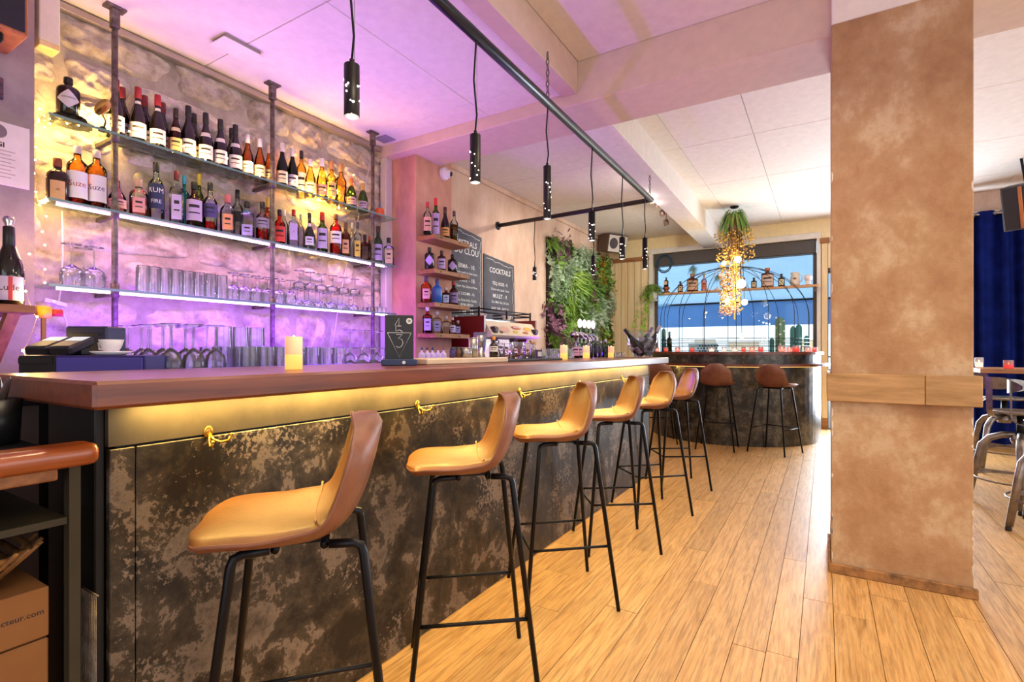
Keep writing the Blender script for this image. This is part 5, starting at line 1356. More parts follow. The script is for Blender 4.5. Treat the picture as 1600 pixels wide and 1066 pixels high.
def on_ring(u, r):
    best = None
    for i in range(900):
        a = math.radians(-190 + 200 * i / 900)
        x, y = IC[0] + r * math.cos(a), IC[1] + r * math.sin(a)
        d = depth(x, y); uu = 800 + F * (x * CY + y * SY) / d
        if y < IC[1] + .3 and (best is None or abs(uu - u) < best[0]): best = (abs(uu - u), x, y)
    return best[1], best[2]
for i, (u, c, r) in enumerate(((1027, '#f09a9a', .03), (1040.5, '#d8343c', .03), (1059, '#f09a9a', .036), (1081.5, '#d8343c', .03), (1112, '#f6d8d4', .036), (1132, '#f6d8d4', .028), (1148, '#f6d8d4', .036), (1162, '#d8343c', .025), (1175, '#f09a9a', .032), (1189, '#d8343c', .03), (1222, '#f09a9a', .04), (1234, '#f09a9a', .034), (1244, '#d8343c', .042), (1263, '#f09a9a', .038), (1273, '#d8343c', .03))):
    x, y = on_ring(u, 1.045)
    o_ = ['first', 'second', 'third', 'fourth', 'fifth', 'sixth', 'seventh', 'eighth', 'ninth', 'tenth', 'eleventh', 'twelfth', 'thirteenth', 'fourteenth', 'last'][i]
    red_candle({'#d8343c': 'deep red', '#f09a9a': 'rosy', '#f6d8d4': 'whitish'}[c] + f' glass candle on the island rim, {o_} from the champagne bucket', (x, y, 1.1555), r, .058 if r < .04 else .075, c, 'candle glasses on the island rim', 1.2)
for j, u in enumerate((1034, 1046)):
    x, y = on_ring(u, .92)
    bottle(['pale green water bottle inside the wire dome', 'dark green wine bottle inside the wire dome'][j], (x, y, 1.1555), .28, .035, 'bordeaux', ['teal', 'dkgreen'][j], '#3a5a50', group='bottles inside the dome')

# ================================================================ plants
LEAF = dict(green=mat('leaf_green', '#7aa33f', .55, vary=.18), pale=mat('leaf_pale', '#b9cfae', .6, vary=.12), dark=mat('leaf_dark', '#55803a', .5, vary=.2), lime=mat('leaf_lime', '#9cc44c', .5, vary=.15), purple=mat('leaf_purple', '#95697f', .6, vary=.15), gold=mat('leaf_gold', '#c49a3a', .6, vary=.1), dry=mat('dried_flower', '#c9a36a', .8, vary=.1), brown=mat('dried_brown', '#8f6a48', .8), pink=mat('dried_pink', '#dfb3a4', .8))
def add_leaf(mb, p, d, L, w, droop, up=Vector((0, 0, 1))):
    d = Vector(d).normalized(); sd = d.cross(up)
    if sd.length < .05: sd = d.orthogonal()
    sd.normalize(); pts = []
    for i, (t_, k) in enumerate(((0, .15), (.35, 1.0), (.7, .8), (1, .08))):
        c = Vector(p) + d * L * t_ - Vector((0, 0, 1)) * droop * L * t_ * t_
        pts += [c - sd * w * k / 2, c + sd * w * k / 2]
    mb.add(pts, [(0, 1, 3, 2), (2, 3, 5, 4), (4, 5, 7, 6)], False)
def clump(kind, seed):
    r = random.Random(seed); mb = MB()
    for i in range({'fern': 70, 'broad': 34, 'small': 80, 'tuft': 60}[kind]):
        p = (r.uniform(0, .03), r.gauss(0, .05), r.gauss(0, .05))
        d = Vector((r.uniform(.3, 1), r.gauss(0, .7), r.gauss(.15, .6)))
        if kind == 'fern': add_leaf(mb, p, d, r.uniform(.09, .18), r.uniform(.014, .026), r.uniform(.3, .9))
        elif kind == 'broad': add_leaf(mb, p, d, r.uniform(.08, .14), r.uniform(.04, .07), r.uniform(.2, .6))
        elif kind == 'small': add_leaf(mb, (p[0], p[1] * 1.5, p[2] * 1.5), d, r.uniform(.05, .1), r.uniform(.02, .035), r.uniform(0, .6))
        else: add_leaf(mb, p, d, r.uniform(.10, .2), r.uniform(.007, .013), r.uniform(.7, 1.4))
    return mb
PW0, PW1, PWZ0, PWZ1 = 6.45, 8.86, 1.1, 2.78
pw = thing('plant_wall', 'green plant wall panel of ferns and leafy herbs on the plaster wall', 'plant wall', (XB, 0, 0))
part('backing', MB().box(.002, .05, PW0, PW1, PWZ0, PWZ1, .003), mat('peat_backing', '#2c2418', .9), pw)
cl = {}
for kd, cs in (('fern', ('green', 'pale', 'dark')), ('broad', ('pale', 'green', 'dark', 'purple')), ('small', ('green', 'dark', 'purple', 'gold', 'pale')), ('tuft', ('lime', 'green'))):
    for c in cs:
        cl[(kd, c)] = clump(kd, hash_ := len(cl) + 11).mesh('foliage_clump', LEAF[c])
rp = random.Random(12)
ny, nz = 17, 12
for iy in range(ny):
    for iz in range(nz):
        fy, fz = (iy + .5) / ny, (iz + .5) / nz
        y = PW0 + .03 + (PW1 - PW0 - .05) * min(max(fy + rp.uniform(-.03, .03), 0), 1); z = PWZ0 + (PWZ1 - PWZ0) * fz + rp.uniform(-.03, .03)
        n1 = math.sin(fy * 9 + 1) + math.sin(fz * 7 + fy * 5); n2 = math.sin(fy * 6 - fz * 8)
        if .22 < fy < .42 and .2 < fz < .72 and rp.random() < .75: key = ('tuft', 'lime')
        elif n2 > .55: key = rp.choice([('fern', 'pale'), ('broad', 'pale'), ('small', 'pale')])
        elif fy > .72: key = rp.choice([('small', 'gold'), ('small', 'dark'), ('small', 'green'), ('broad', 'dark')])
        elif n1 > 1.0: key = rp.choice([('small', 'purple'), ('broad', 'purple'), ('fern', 'green')])
        else: key = rp.choice([('fern', 'green'), ('broad', 'dark'), ('broad', 'green'), ('small', 'pale'), ('broad', 'pale'), ('small', 'green'), ('small', 'dark')])
        o = link('foliage_clump', cl[key], pw, (.03, y, z)); o.rotation_euler = (rp.uniform(-1.5, 1.5), rp.uniform(-.4, .4), rp.uniform(-.5, .5))
        s_ = rp.uniform(.85, 1.2); o.scale = (s_ * .9, s_, s_)

# hanging plant with dried flowers and glowing bulbs above the island
HP = (-1.05, 7.62)
hp = thing('hanging_plant', 'hanging bouquet of green fronds and dried golden flowers below the ceiling', 'hanging plant', (HP[0], HP[1], 3.15))
part('ceiling_rose', MB().lathe([(0, 0), (.06, 0), (.05, -.02), (0, -.03)], 18), M_blackmetal, hp)
rh = random.Random(9)
mb = MB()
for i in range(150):
    a = rh.uniform(0, 6.28); d = Vector((math.cos(a), math.sin(a), rh.uniform(-.2, .5)))
    add_leaf(mb, (.05 * math.cos(a), .05 * math.sin(a), -.03 - rh.random() * .12), d, rh.uniform(.12, .2), rh.uniform(.012, .024), rh.uniform(1.2, 2.4))
o = part('fronds', mb, LEAF['green'], hp); o['kind'] = 'stuff'
mb = MB()
for i in range(170):
    a = rh.uniform(0, 6.28); r = .13 * math.sqrt(rh.random()); z = -rh.uniform(.1, .6)
    add_leaf(mb, (r * math.cos(a), r * math.sin(a), z), (math.cos(a) * .5, math.sin(a) * .5, -1), rh.uniform(.08, .2), .012, .2)
o = part('dried_grass', mb, LEAF['brown'], hp); o['kind'] = 'stuff'
mb = MB()
for i in range(800):
    a = rh.uniform(0, 6.28); z = -rh.uniform(.35, 1.45)
    spread_ = .26 if z > -.75 else .15
    r = spread_ * math.sqrt(rh.random())
    mb.ball((r * math.cos(a) - (.05 if z < -.8 else 0), r * math.sin(a), z), rh.uniform(.007, .016), 6, 4)
o = part('dried_flowers', mb, LEAF['gold'], hp); o['kind'] = 'stuff'
mb = MB()
for i in range(420):
    a = rh.uniform(0, 6.28); z = -rh.uniform(.9, 1.5); r = .14 * math.sqrt(rh.random())
    mb.ball((r * math.cos(a) - .06, r * math.sin(a) - .03, z), rh.uniform(.006, .014), 6, 4)
o = part('dried_flowers', mb, LEAF['pink'], hp); o['kind'] = 'stuff'
for (dx, dy, z1) in ((.0, 0, -1.55), (.03, -.02, -1.2), (-.04, .03, -1.0)):
    part('bamboo_rod', MB().tube([(dx, dy, -.3), (dx, dy, z1)], .012, 8), mat('bamboo', '#d9a653', .5), hp)
for i, (dx, dy, z, r) in enumerate(((.06, -.12, -.75, .055), (.10, -.1, -1.08, .075), (-.08, -.1, -1.30, .04), (.14, -.1, -1.33, .05), (-.12, -.08, -.78, .04), (.1, -.05, -1.78, .045))):
    l_ = part('bulb', MB().ball((dx, dy, z), r * .8, 12, 8), glow('filament_bulb', '#ffe9bd', 8), hp)
    part('bulb_cord', MB().tube([(dx * .6, dy * .6, -.1), (dx, dy, z + r * .7)], .004, 6), M_blackmetal, l_)
    point('bulb_light', (HP[0] + dx, HP[1] + dy - .1, 3.15 + z), (1.0, .78, .48), 5, .06)
# climbing plant beside the window
iv = thing('climbing_plant', 'bushy climbing plant trailing down beside the picture window', 'plant', (-2.5, 8.78, 2.05))
part('pot', MB().lathe([(0, 0), (.06, 0), (.08, .12), (.072, .12), (.05, .01)], 16), M_china, iv)
part('pot_bracket', MB().box(-.08, .05, .0, .2, -.02, 0), M_white, iv)
mb = MB()
for i in range(170):
    a = rh.uniform(0, 6.28); d = Vector((math.cos(a), math.sin(a) - .4, rh.uniform(-.3, 1)))
    add_leaf(mb, (.05 * math.cos(a), .05 * math.sin(a), .12 + rh.random() * .14), d, rh.uniform(.08, .22), rh.uniform(.012, .03), rh.uniform(.3, 1.3))
o = part('foliage', mb, LEAF['green'], iv); o['kind'] = 'stuff'
mb = MB()
for j in range(4):
    x0, z0 = -.05 + .07 * j - .1, .1
    for i in range(34):
        z = z0 - i * .022; x0 += rh.uniform(-.025, .014)
        add_leaf(mb, (x0, -.12 + rh.uniform(-.03, .03), z), (rh.gauss(0, 1), -.6, rh.gauss(0, .5)), rh.uniform(.05, .1), rh.uniform(.03, .05), .4)
o = part('trailing_vines', mb, LEAF['lime'], iv); o['kind'] = 'stuff'

# ================================================================ wooden shelf across the window and what stands on it
WZ = 2.15; WY = 8.86
ws = thing('window_shelf', 'pale wooden shelf across the picture window', 'shelf')
part('plank', MB().box(wx0 - .01, wx1 + .03, WY - .07, WY + .08, WZ - .03, WZ, .003), mat('pale_oak_plank', '#d09a6a', .5, stops=[(0.3, '#bd8655'), (0.7, '#dcab7c')], nscale=4, stretch=(1, 8, 8)), ws)
part('bracket', MB().box(wx0 + .005, wx0 + .03, WY - .05, WY + .12, WZ - .1, WZ - .03), M_alu, ws)
part('bracket', MB().box(wx1 - .03, wx1 - .005, WY - .05, WY + .12, WZ - .1, WZ - .03), M_alu, ws)
WG = 'bottles on the window shelf'
def wbot(lb, u, vt, w, **kw):
    p = onY(u, vt, WY); d = depth(p[0], p[1])
    return bottle(lb, (p[0], WY, WZ + .0005), p[2] - WZ, w * d / F / 2, group=WG, **kw)
M_dkb = mat('dark_brown_glass2', '#2c1c18', .15)
wbot('small dark bottle with cream label on the window shelf, second from the ivy', 1063, 440, 8, shape='square', gl=M_dkb, cap='#1c1614', lab='#e0c39a')
wbot('big brown flask bottle with cream side label on the window shelf', 1082, 428, 17, shape='apoth', gl=mat('russet_glass', '#5a2c20', .15), cap='#c08a50', lab='#d9b08c', lspan=(.08, .6))
wbot('slim pink bottle with gold stopper on the window shelf', 1100, 428, 8, shape='spirit', gl='pink', cap='#d9b45a', lab='#d97a5a')
wbot('red topped slim bottle behind the hanging flowers', 1163, 434, 6, shape='spirit', gl='pink', cap='#b0483a', lab='#d97a5a')
wbot('small dark bottle with cream label right of the hanging flowers', 1178, 434, 8, shape='square', gl=M_dkb, cap='#1c1614', lab='#e6d2a4')
wbot('big round shouldered brown flask with orange stopper', 1199, 419, 18, shape='apoth', gl=mat('russet_glass', '#5a2c20', .15), cap='#d9753a', lab='#e2c4b4', lspan=(.06, .62))
wbot('small dark bottle with pale label beside the cream jug', 1221, 428, 9, shape='square', gl=M_dkb, cap='#1c1614', lab='#ece0b8')
p = onY(1242, 440, WY)
t = thing('ceramic_jug', 'cream ceramic jug painted with brown flowers on the window shelf', 'jug', (p[0], WY, WZ + .0005))
part('body', MB().lathe([(0, 0), (.055, 0), (.07, .04), (.06, .13), (.052, .16), (.062, .20), (.056, .20), (.045, .16), (0, .15)], 18), mat('cream_ceramic', '#e8dccb', .4), t)
part('handle', MB().tube([(.055, 0, .17), (.095, 0, .15), (.09, 0, .07), (.06, 0, .05)], .008, 8), MATS['cream_ceramic'], t)
part('painted_flower', MB().ball((.0, -.052, .1), .028, 10, 6, sc=(1, .5, 1)), mat('painted_brown', '#8a5a4a', .5), t)
p = onY(1263, 440, WY)
t = thing('round_ornament', 'small white rounded ornament at the pillar end of the window shelf', 'ornament', (p[0], WY, WZ + .0005))
part('dome', MB().ball((0, 0, .105), .06, 14, 10, sc=(1, 1.1, .95)), M_china, t)
part('jaw', MB().box(-.035, .035, -.05, .02, 0, .06, .012), M_china, t)
p = onY(1041, 440, WY)
t = thing('lamp_stand', 'little brass oil lamp with dark bottle top on the window shelf by the ivy', 'lamp', (p[0], WY, WZ + .0005))
part('base', MB().lathe([(0, 0), (.07, 0), (.06, .025), (.03, .035), (.045, .06), (.07, .085), (.035, .11), (0, .11)], 18), mat('old_copper', '#a8624a', .35, .7), t)
part('bottle', MB().lathe([(0, .11), (.038, .11), (.038, .21), (.012, .23), (.012, .27), (0, .27)], 14), M_dkb, t)
part('label', MB().box(-.025, .025, -.0395, -.0385, .14, .2), LM('#e0c39a'), t)
for s_ in (-1, 1):
    solo('paper_bird', MB().add([(-.05, 0, 0), (.05, 0, 0), (.04 * s_, 0, .07), (0, -.03, .0), (.02 * s_, .012, .03)], [(0, 1, 4), (0, 4, 2), (4, 1, 2), (0, 2, 3), (3, 2, 1), (0, 3, 1)]), M_china, 'folded white paper bird on the window shelf ' + ('beside the pink bottle' if s_ < 0 else 'next to the hanging flowers'), 'ornament', 'paper birds', (onY(1112, 440, WY)[0] + s_ * .06, WY, WZ + .0005))
# wreath and hanging air plants in the window
t = thing('wreath', 'dark twig wreath hanging in the window corner', 'wreath', onY(1038, 412, 8.98))
rw = random.Random(6)
for k in range(5):
    R_ = .12 + rw.uniform(-.02, .02)
    part('twig', MB().tube([((R_ + rw.uniform(-.008, .008)) * math.cos(2 * math.pi * i / 26), rw.uniform(-.015, .015), (R_ * 1.2) * math.sin(2 * math.pi * i / 26)) for i in range(26)], .007, 5, closed=True), mat('blue_grey_twig', '#3e5666', .8), t)
for i, (u, v) in enumerate(((1083, 418), (1122, 432))):
    p = onY(u, v, 8.97)
    t = thing('air_plant', ['fluffy silver green air plant hanging in the window over the brown flask', 'silver green air plant hanging in the window beside the golden flowers'][i], 'plant', p)
    mb = MB()
    for k in range(90):
        d = Vector((rw.gauss(0, 1), rw.gauss(0, .5), rw.gauss(0, 1)))
        add_leaf(mb, (0, 0, 0), d, rw.uniform(.06, .14), .012, .6)
    o = part('foliage', mb, mat('silver_leaf', '#9cc6b4', .7), t); o['kind'] = 'stuff'
    part('thread', MB().tube([(0, 0, 0), (0, .04, wz1 - .21 - p[2])], .002, 5), M_steel, t)
# cacti on the sill
SZ = wz0
for i, (u, vt, w, fl) in enumerate(((1206, 527, 6, 0), (1219, 494, 12, 1), (1239, 508, 7, 0), (1248, 505, 8, 0), (1260, 523, 6, 0), (1037, 512, 6, 0))):
    p = onY(u, vt, 8.92); h = p[2] - SZ - .12; r = w * depth(p[0], 8.92) / F / 2
    t = thing('cactus', 'column cactus on the window sill, ' + ['short one beside the flowering cactus', 'tall one dotted with white flowers', 'slender one beside the fat cactus', 'fat blue green one', 'short one next to the window edge', 'thin one by the champagne bucket'][i], 'cactus', (p[0], 8.92, SZ))
    part('pot', MB().lathe([(0, 0), (.035, 0), (.042, .12), (.036, .12), (0, .11)], 14), mat('terracotta', '#a8644a', .8), t)
    part('column', MB().grid(lambda a, b, r=r, h=h: ((r * (1 + .14 * math.cos(a * 6.2832 * 8)) * (1 if b < .85 else math.sqrt(max(0, 1 - ((b - .85) / .15) ** 2)))) * math.cos(a * 6.2832), (r * (1 + .14 * math.cos(a * 6.2832 * 8)) * (1 if b < .85 else math.sqrt(max(0, 1 - ((b - .85) / .15) ** 2)))) * math.sin(a * 6.2832), .11 + h * b), 40, 16), mat('cactus_green' if fl else 'cactus_teal', '#6f9a78' if fl else '#3f8a8c', .6), t)
    if fl:
        for k in range(12): part('flower', MB().ball((r * 1.05 * math.sin(k * 2.1), -abs(r * 1.05 * math.cos(k * 2.1)), .14 + h * (k + .5) / 12.5), .017, 8, 6), M_china, t)

# ================================================================ near corner beside the stone wall
WLX = -3.2
t = thing('certificate', 'white framed certificate with round seal on the mauve pier', 'certificate', (WLX, .745, 2.08))
part('board', MB().box(.001, .012, -.14, .14, -.155, .13, .002), mat('certificate_card', '#e6d6d6', .6), t)
part('seal', MB().lathe([(0, .0128), (.032, .0128)], 20, (0, 0, 0), M=T(0, .03, .085) @ RY(math.radians(90))), mat('grey_seal', '#7d6a70', .6), t)
part('print', moved(text_mb('TGI', .03, .001), frame((.0126, .03, .025), (0, 1, 0), (0, 0, 1))), M_ink, t)
for k in range(8): part('print', MB().box(.0121, .0125, -.10 + .01 * (k % 3), .09 - .015 * (k % 2), -.002 - k * .017, .002 - k * .017), mat('faint_print', '#b79aa0', .7), t)
solo('small_picture', MB().box(0, .012, -.08, .08, -.05, .05, .003), mat('violet_print', '#4a2f52', .5, stops=[(0.4, '#2a1c34'), (0.6, '#7a4a5a')], nscale=30), 'small dark picture with pink edge on the mauve pier', 'picture', loc=(WLX + .001, .715, 2.36))
bs = thing('bracket_shelf', 'reddish wooden bracket shelf holding the champagne bottle', 'shelf', (0, 0, 0))
part('plank', MB().box(WLX + .001, -2.72, .35, .775, 1.318, 1.352, .004), mat('red_brown_wood', '#7a4534', .5, stops=[(0.3, '#5f3326'), (0.7, '#8f5642')], nscale=4, stretch=(8, 1, 8)), bs)
part('strut', MB().add([(WLX + .001, .70, 1.0), (WLX + .05, .70, 1.0), (-2.76, .70, 1.318), (-2.81, .70, 1.318), (WLX + .001, .74, 1.0), (WLX + .05, .74, 1.0), (-2.76, .74, 1.318), (-2.81, .74, 1.318)], [(0, 1, 2, 3), (7, 6, 5, 4), (1, 5, 6, 2), (0, 3, 7, 4), (3, 2, 6, 7), (0, 4, 5, 1)]), M_wood_trim, bs)
cb_ = bottle('large dark champagne bottle with white and red banded label', (-2.82, onX(14, 475, -2.82)[1], 1.3525), .32, .047, 'champagne', 'dark', '#1a1519', '#c9b8e0', lspan=(.06, .36), txt='Lude', ink='k')
part('red_band', MB().lathe([(.0483, .02), (.0483, .114)], 4, a0=-.05, a1=.22), mat('band_red', '#c23a4a', .6), cb_)
part('stopper', MB().lathe([(.017, .31), (.012, .325), (.02, .345), (.014, .36), (0, .362)], 12), M_chrome, cb_)
# cash drawer, terminals, printer and cup
CA = YAW
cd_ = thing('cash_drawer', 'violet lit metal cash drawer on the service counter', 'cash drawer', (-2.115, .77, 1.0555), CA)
M_drw = mat('steel_with_violet_light', '#3b3478', .45, .3)  # violet light put into the drawer's colour, no lamp reaches its front
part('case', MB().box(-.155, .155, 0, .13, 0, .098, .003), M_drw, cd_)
cr_ = thing('terminal_cradle', 'black cradle box beside the cash drawer', 'box', (-2.115, .77, 1.0555), CA)
part('case', MB().box(-.285, -.158, .002, .13, 0, .098, .004), mat('cradle_black', '#17151a', .5), cr_)
part('lip', MB().box(-.28, -.163, -.003, .002, .07, .09, .001), MATS['cradle_black'], cr_)
part('drawer_front', MB().box(-.147, .147, -.006, 0, .006, .09, .002), mat('drawer_face_violet_light', '#4f45a0', .5), cd_)  # front coloured as if violet light fell on it
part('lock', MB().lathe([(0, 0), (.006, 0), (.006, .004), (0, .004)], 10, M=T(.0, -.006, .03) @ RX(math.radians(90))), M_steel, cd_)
zd = 1.0555 + .0985
def onD(lx, ly): 
    return (-2.115 + lx * math.cos(CA) - ly * math.sin(CA), .77 + lx * math.sin(CA) + ly * math.cos(CA), zd)
for i, lx in enumerate((-.247, -.166)):
    t = thing('card_terminal', ['black card terminal on the cash drawer next to the bracket shelf', 'black card terminal on the cash drawer beside the printer'][i], 'card terminal', onD(lx + .02, .045), CA + .12)
    part('body', MB().box(-.036, .036, -.04, .09, 0, .03, .006, M=RX(math.radians(18)) @ T(0, 0, .012)), mat('terminal_black', '#1c1a20', .4), t)
    part('foot', MB().box(-.03, .03, .02, .07, 0, .03, .004), MATS['terminal_black'], t)
    part('screen', MB().box(-.028, .028, .035, .08, .0305, .0315, M=RX(math.radians(18)) @ T(0, 0, .012)), glow('terminal_screen', '#9fb4c0', .8), t)
    part('keypad', MB().box(-.028, .028, -.03, .028, .0305, .032, M=RX(math.radians(18)) @ T(0, 0, .012)), mat('terminal_keys', '#55525c', .5), t)
t = thing('receipt_printer', 'black receipt printer box behind the coffee cup', 'printer', onD(-.175, .2)[:2] + (1.0555,), CA)
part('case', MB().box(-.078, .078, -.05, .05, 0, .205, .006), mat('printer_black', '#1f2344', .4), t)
part('slot', MB().box(-.05, .05, -.052, -.05, .17, .178), M_black, t)
solo('saucer', MB().lathe([(0, .0005), (.04, .0005), (.062, .012), (.06, .014), (.036, .006), (0, .006)], 20), M_china, 'white china saucer on the cash drawer', 'saucer', loc=onD(-.012, .063), rz=CA)
t = thing('coffee_cup', 'white coffee cup on the saucer on the cash drawer', 'cup', onD(-.012, .063), CA)
part('cup', MB().lathe([(0, .006), (.018, .007), (.03, .03), (.037, .055), (.034, .055), (.02, .015), (0, .012)], 20), M_china, t)
part('handle', MB().tube([(-.033, .01, .045), (-.055, .012, .042), (-.052, .012, .022), (-.026, .01, .018)], .004, 6), M_china, t)
t = thing('tape_dispenser', 'yellow and red tape reel lying beside the fairy lights', 'tape', (-2.95, .865, .9405))
part('stand', MB().box(-.008, .008, -.008, .008, 0, .385, .002), mat('amber_wood', '#7a5530', .6), t)
part('reel', MB().lathe([(0, -.022), (.028, -.022), (.028, .022), (0, .022)], 14, M=T(0, 0, .40) @ RX(math.radians(90))), mat('reel_yellow', '#e0a52a', .5), t)
part('knob', MB().lathe([(0, .022), (.016, .022), (.016, .065), (0, .065)], 12, M=T(0, 0, .40) @ RX(math.radians(-90))), mat('reel_red', '#b3241c', .5), t)

# ================================================================ side station in front, with baskets and boxes
def rounded_rail(x0, x1, y0, y1, z0, z1, r=.02, n=5):
    mb = MB(); prof = []
    for (cx, cz, a0) in ((x1 - r, z1 - r, 0), (x0 + .004, z1 - .004, 90), (x0 + .004, z0 + .004, 180), (x1 - r, z0 + r, 270)):
        rr = r if cx > (x0 + x1) / 2 else .004
        for k in range(n + 1):
            a = math.radians(a0 + 90 * k / n); prof.append((cx + rr * math.cos(a), cz + rr * math.sin(a)))
    m = len(prof); xm, zm = (x0 + x1) / 2, (z0 + z1) / 2; rings = []
    for (y, s) in ((y0, 1), (y1 - .018, 1), (y1 - .006, .94), (y1, .8)):
        rings += [(xm + (px - xm) * (1 if s == 1 else s), y, zm + (pz - zm) * s) for px, pz in prof]
    fs = [(i * m + k, i * m + (k + 1) % m, (i + 1) * m + (k + 1) % m, (i + 1) * m + k) for i in range(3) for k in range(m)] + [tuple(range(3 * m, 4 * m)), tuple(reversed(range(m)))]
    return mb.add(rings, fs, True)
st = thing('side_station', 'open shelving station with orange wood rail beside the bar end', 'shelving unit')
SX = -1.38
part('wood_rail', rounded_rail(SX - .02, SX + .05, -.9, .484, .925, .972), mat('orange_mahogany', '#93481f', .3, stops=[(0.3, '#7a3815'), (0.7, '#a9582a')], nscale=3, stretch=(10, 1, 10), coat=.4), st)
part('rail_backing', MB().box(SX - .04, SX - .005, -.9, .43, .895, .925, .003), M_wood_trim, st)
part('counter_top', MB().box(-1.98, SX - .021, -.9, .455, .925, .95, .003), M_black, st)
M_olive = mat('olive_steel', '#3c3626', .6, .3)
for y in (.452, -.85):
    part('post', MB().box(SX - .045, SX - .015, y, y + .02, 0, .925), M_olive, st)
part('shelf', MB().box(-1.95, SX - .02, -.85, .45, .795, .81), M_olive, st)
part('shelf', MB().box(-1.95, SX - .02, -.85, .45, .255, .27), M_olive, st)
part('back_panel', MB().box(-1.97, -1.955, -.88, .455, .0, .925), M_black, st)
M_card = mat('brown_cardboard', '#8f5f30', .8, bmp=(120, .1))
b1 = thing('cardboard_box', 'big brown cardboard box on the lower station shelf', 'box', (-1.62, .14, .2705))
part('carton', MB().box(-.2, .2, -.3, .285, 0, .285, .003), M_card, b1)
part('flap', MB().box(-.19, .19, -.29, .275, .2855, .289), M_card, b1)
part('tape', MB().box(-.03, .03, -.301, .286, .2892, .290), mat('packing_tape', '#b98a50', .3), b1)
b2 = thing('cardboard_box', 'flat printed cardboard box under the wicker basket', 'box', (-1.61, .155, .561))
part('carton', MB().box(-.19, .192, -.3, .27, 0, .105, .002), M_card, b2)
part('print', moved(text_mb('lecarreaudubrasserproducteur.com', .0165, .0002, 'RIGHT'), frame((.1925, .262, .055), (0, 1, 0), (0, 0, 1))), M_ink, b2)
bsk = thing('wicker_basket', 'woven wicker basket full of paper straws on the flat box', 'basket', (-1.60, .10, .6665))
M_wick = mat('dark_wicker', '#7a5128', .7, stops=[(0.3, '#573818'), (0.7, '#976a38')], nscale=20)
for k in range(6):
    z = .008 + k * .014; g = 1 + .06 * k
    loop = [(.16 * g * (abs(math.cos(a)) ** .4) * (1 if math.cos(a) > 0 else -1) + .0, .24 * g * (abs(math.sin(a)) ** .4) * (1 if math.sin(a) > 0 else -1), z + .003 * math.sin(a * 20 + k * 3.14)) for a in [2 * math.pi * i / 48 for i in range(48)]]
    part('weave', MB().tube(loop, .0075, 6, closed=True), M_wick, bsk)
for i in range(36):
    a = 2 * math.pi * (i + .5) / 36
    f_ = lambda g: (.165 * g * (abs(math.cos(a)) ** .4) * (1 if math.cos(a) > 0 else -1), .245 * g * (abs(math.sin(a)) ** .4) * (1 if math.sin(a) > 0 else -1))
    part('stake', MB().tube([f_(1.0) + (.002,), f_(1.36) + (.092,)], .004, 5), M_wick, bsk)
part('basket_base', MB().box(-.15, .15, -.23, .23, 0, .006), M_wick, bsk)
rs2 = random.Random(3)
for i in range(40):
    y = rs2.uniform(-.16, .14); x = rs2.uniform(-.1, .1)
    c = ['#d9c6b2', '#c9a99a', '#4a4a52', '#e0d6c8'][i % 4]
    tag(link('paper_straw', MB().tube([(0, -.09, -.006), (0, .09, .008)], .0032, 6).mesh('paper_straw', mat('straw' + c, c, .7)), None, (-1.60 + x, .12 + y, .70 + rs2.uniform(0, .055)), rs2.uniform(-.35, .35)), ('pale' if i % 4 != 2 else 'dark') + ' paper straw lying in the wicker basket', 'straw', 'paper straws in the basket')
wr = thing('wire_rack', 'wire oven rack standing in the gap beside the bar end', 'rack', (0, .498, 0))
for k in range(8): part('wire', MB().tube([(-1.465 + k * .0105, 0, .003), (-1.465 + k * .0105, 0, .62)], .0016, 6), M_rust, wr)
for z in (.006, .35, .62): part('cross_wire', MB().tube([(-1.468, .003, z), (-1.388, .003, z)], .0022, 6), M_rust, wr)
pot = thing('utensil_pot', 'black pot packed with knives and spoons on the side station', 'pot', (-1.665, .395, .9505))
part('pot', MB().lathe([(0, 0), (.048, 0), (.053, .105), (.05, .105), (.045, .006), (0, .006)], 20), mat('black_pot', '#1c1b1d', .35), pot)
ru = random.Random(14)
for i in range(9):
    a = i * .7; tx_, ty_ = .045 * math.cos(a), .045 * math.sin(a)
    w = ru.uniform(.008, .014)
    o = thing('knife', 'steel table knife standing in the black pot', 'knife', (-1.665 + tx_ * .4, .395 + ty_ * .4, .958), ru.uniform(0, 3), 'knives in the pot')
    o.rotation_euler = (ru.uniform(-.25, .25), ru.uniform(-.25, .25), CA + ru.uniform(-.5, .5))
    part('blade', MB().prism([(-w, .07), (w, .07), (w * 1.1, .12), (w * .5, .152), (-w * .7, .145), (-w, .12)], -.001, .001, M=RX(math.radians(90))), M_steel, o)
    part('handle', MB().box(-.006, .006, -.003, .003, 0, .07, .002), M_steel, o)
tr_ = solo('serving_tray', MB().box(-.22, .22, -.42, .07, 0, .018, .008), M_black, 'black serving tray on the side station', 'tray', loc=(-1.68, .25, .9505))

# ================================================================ fairy lights
M_fairy = glow('fairy_bulb', '#ffcf7a', 60); M_fwire = mat('fairy_wire', '#b99a6a', .5)
def fairy(label, pts, e, npl=3, r=.0042):
    t = thing('fairy_lights', label, 'fairy lights', (0, 0, 0), 0, 'warm fairy lights')
    wire = []
    for a, b in zip(pts, pts[1:]):
        a, b = Vector(a), Vector(b); n = max(2, int((b - a).length / .04))
        for i in range(n): wire.append(a.lerp(b, i / n) - Vector((0, 0, .012 * math.sin(math.pi * i / n))))
    wire.append(Vector(pts[-1]))
    part('wire', MB().tube(wire, .0012, 5), M_fwire, t)
    for p in pts: part('bulb', MB().ball(p, r, 8, 6), M_fairy, t)
    for k in range(npl):
        p = pts[int((k + .5) * len(pts) / npl)]
        point('fairy_light', (p[0] + .03, p[1], p[2] + .01), (1.0, .62, .18), e / npl, .03)
rf = random.Random(17)
def fx(u, v, x=-3.27): return onX(u, v, x)
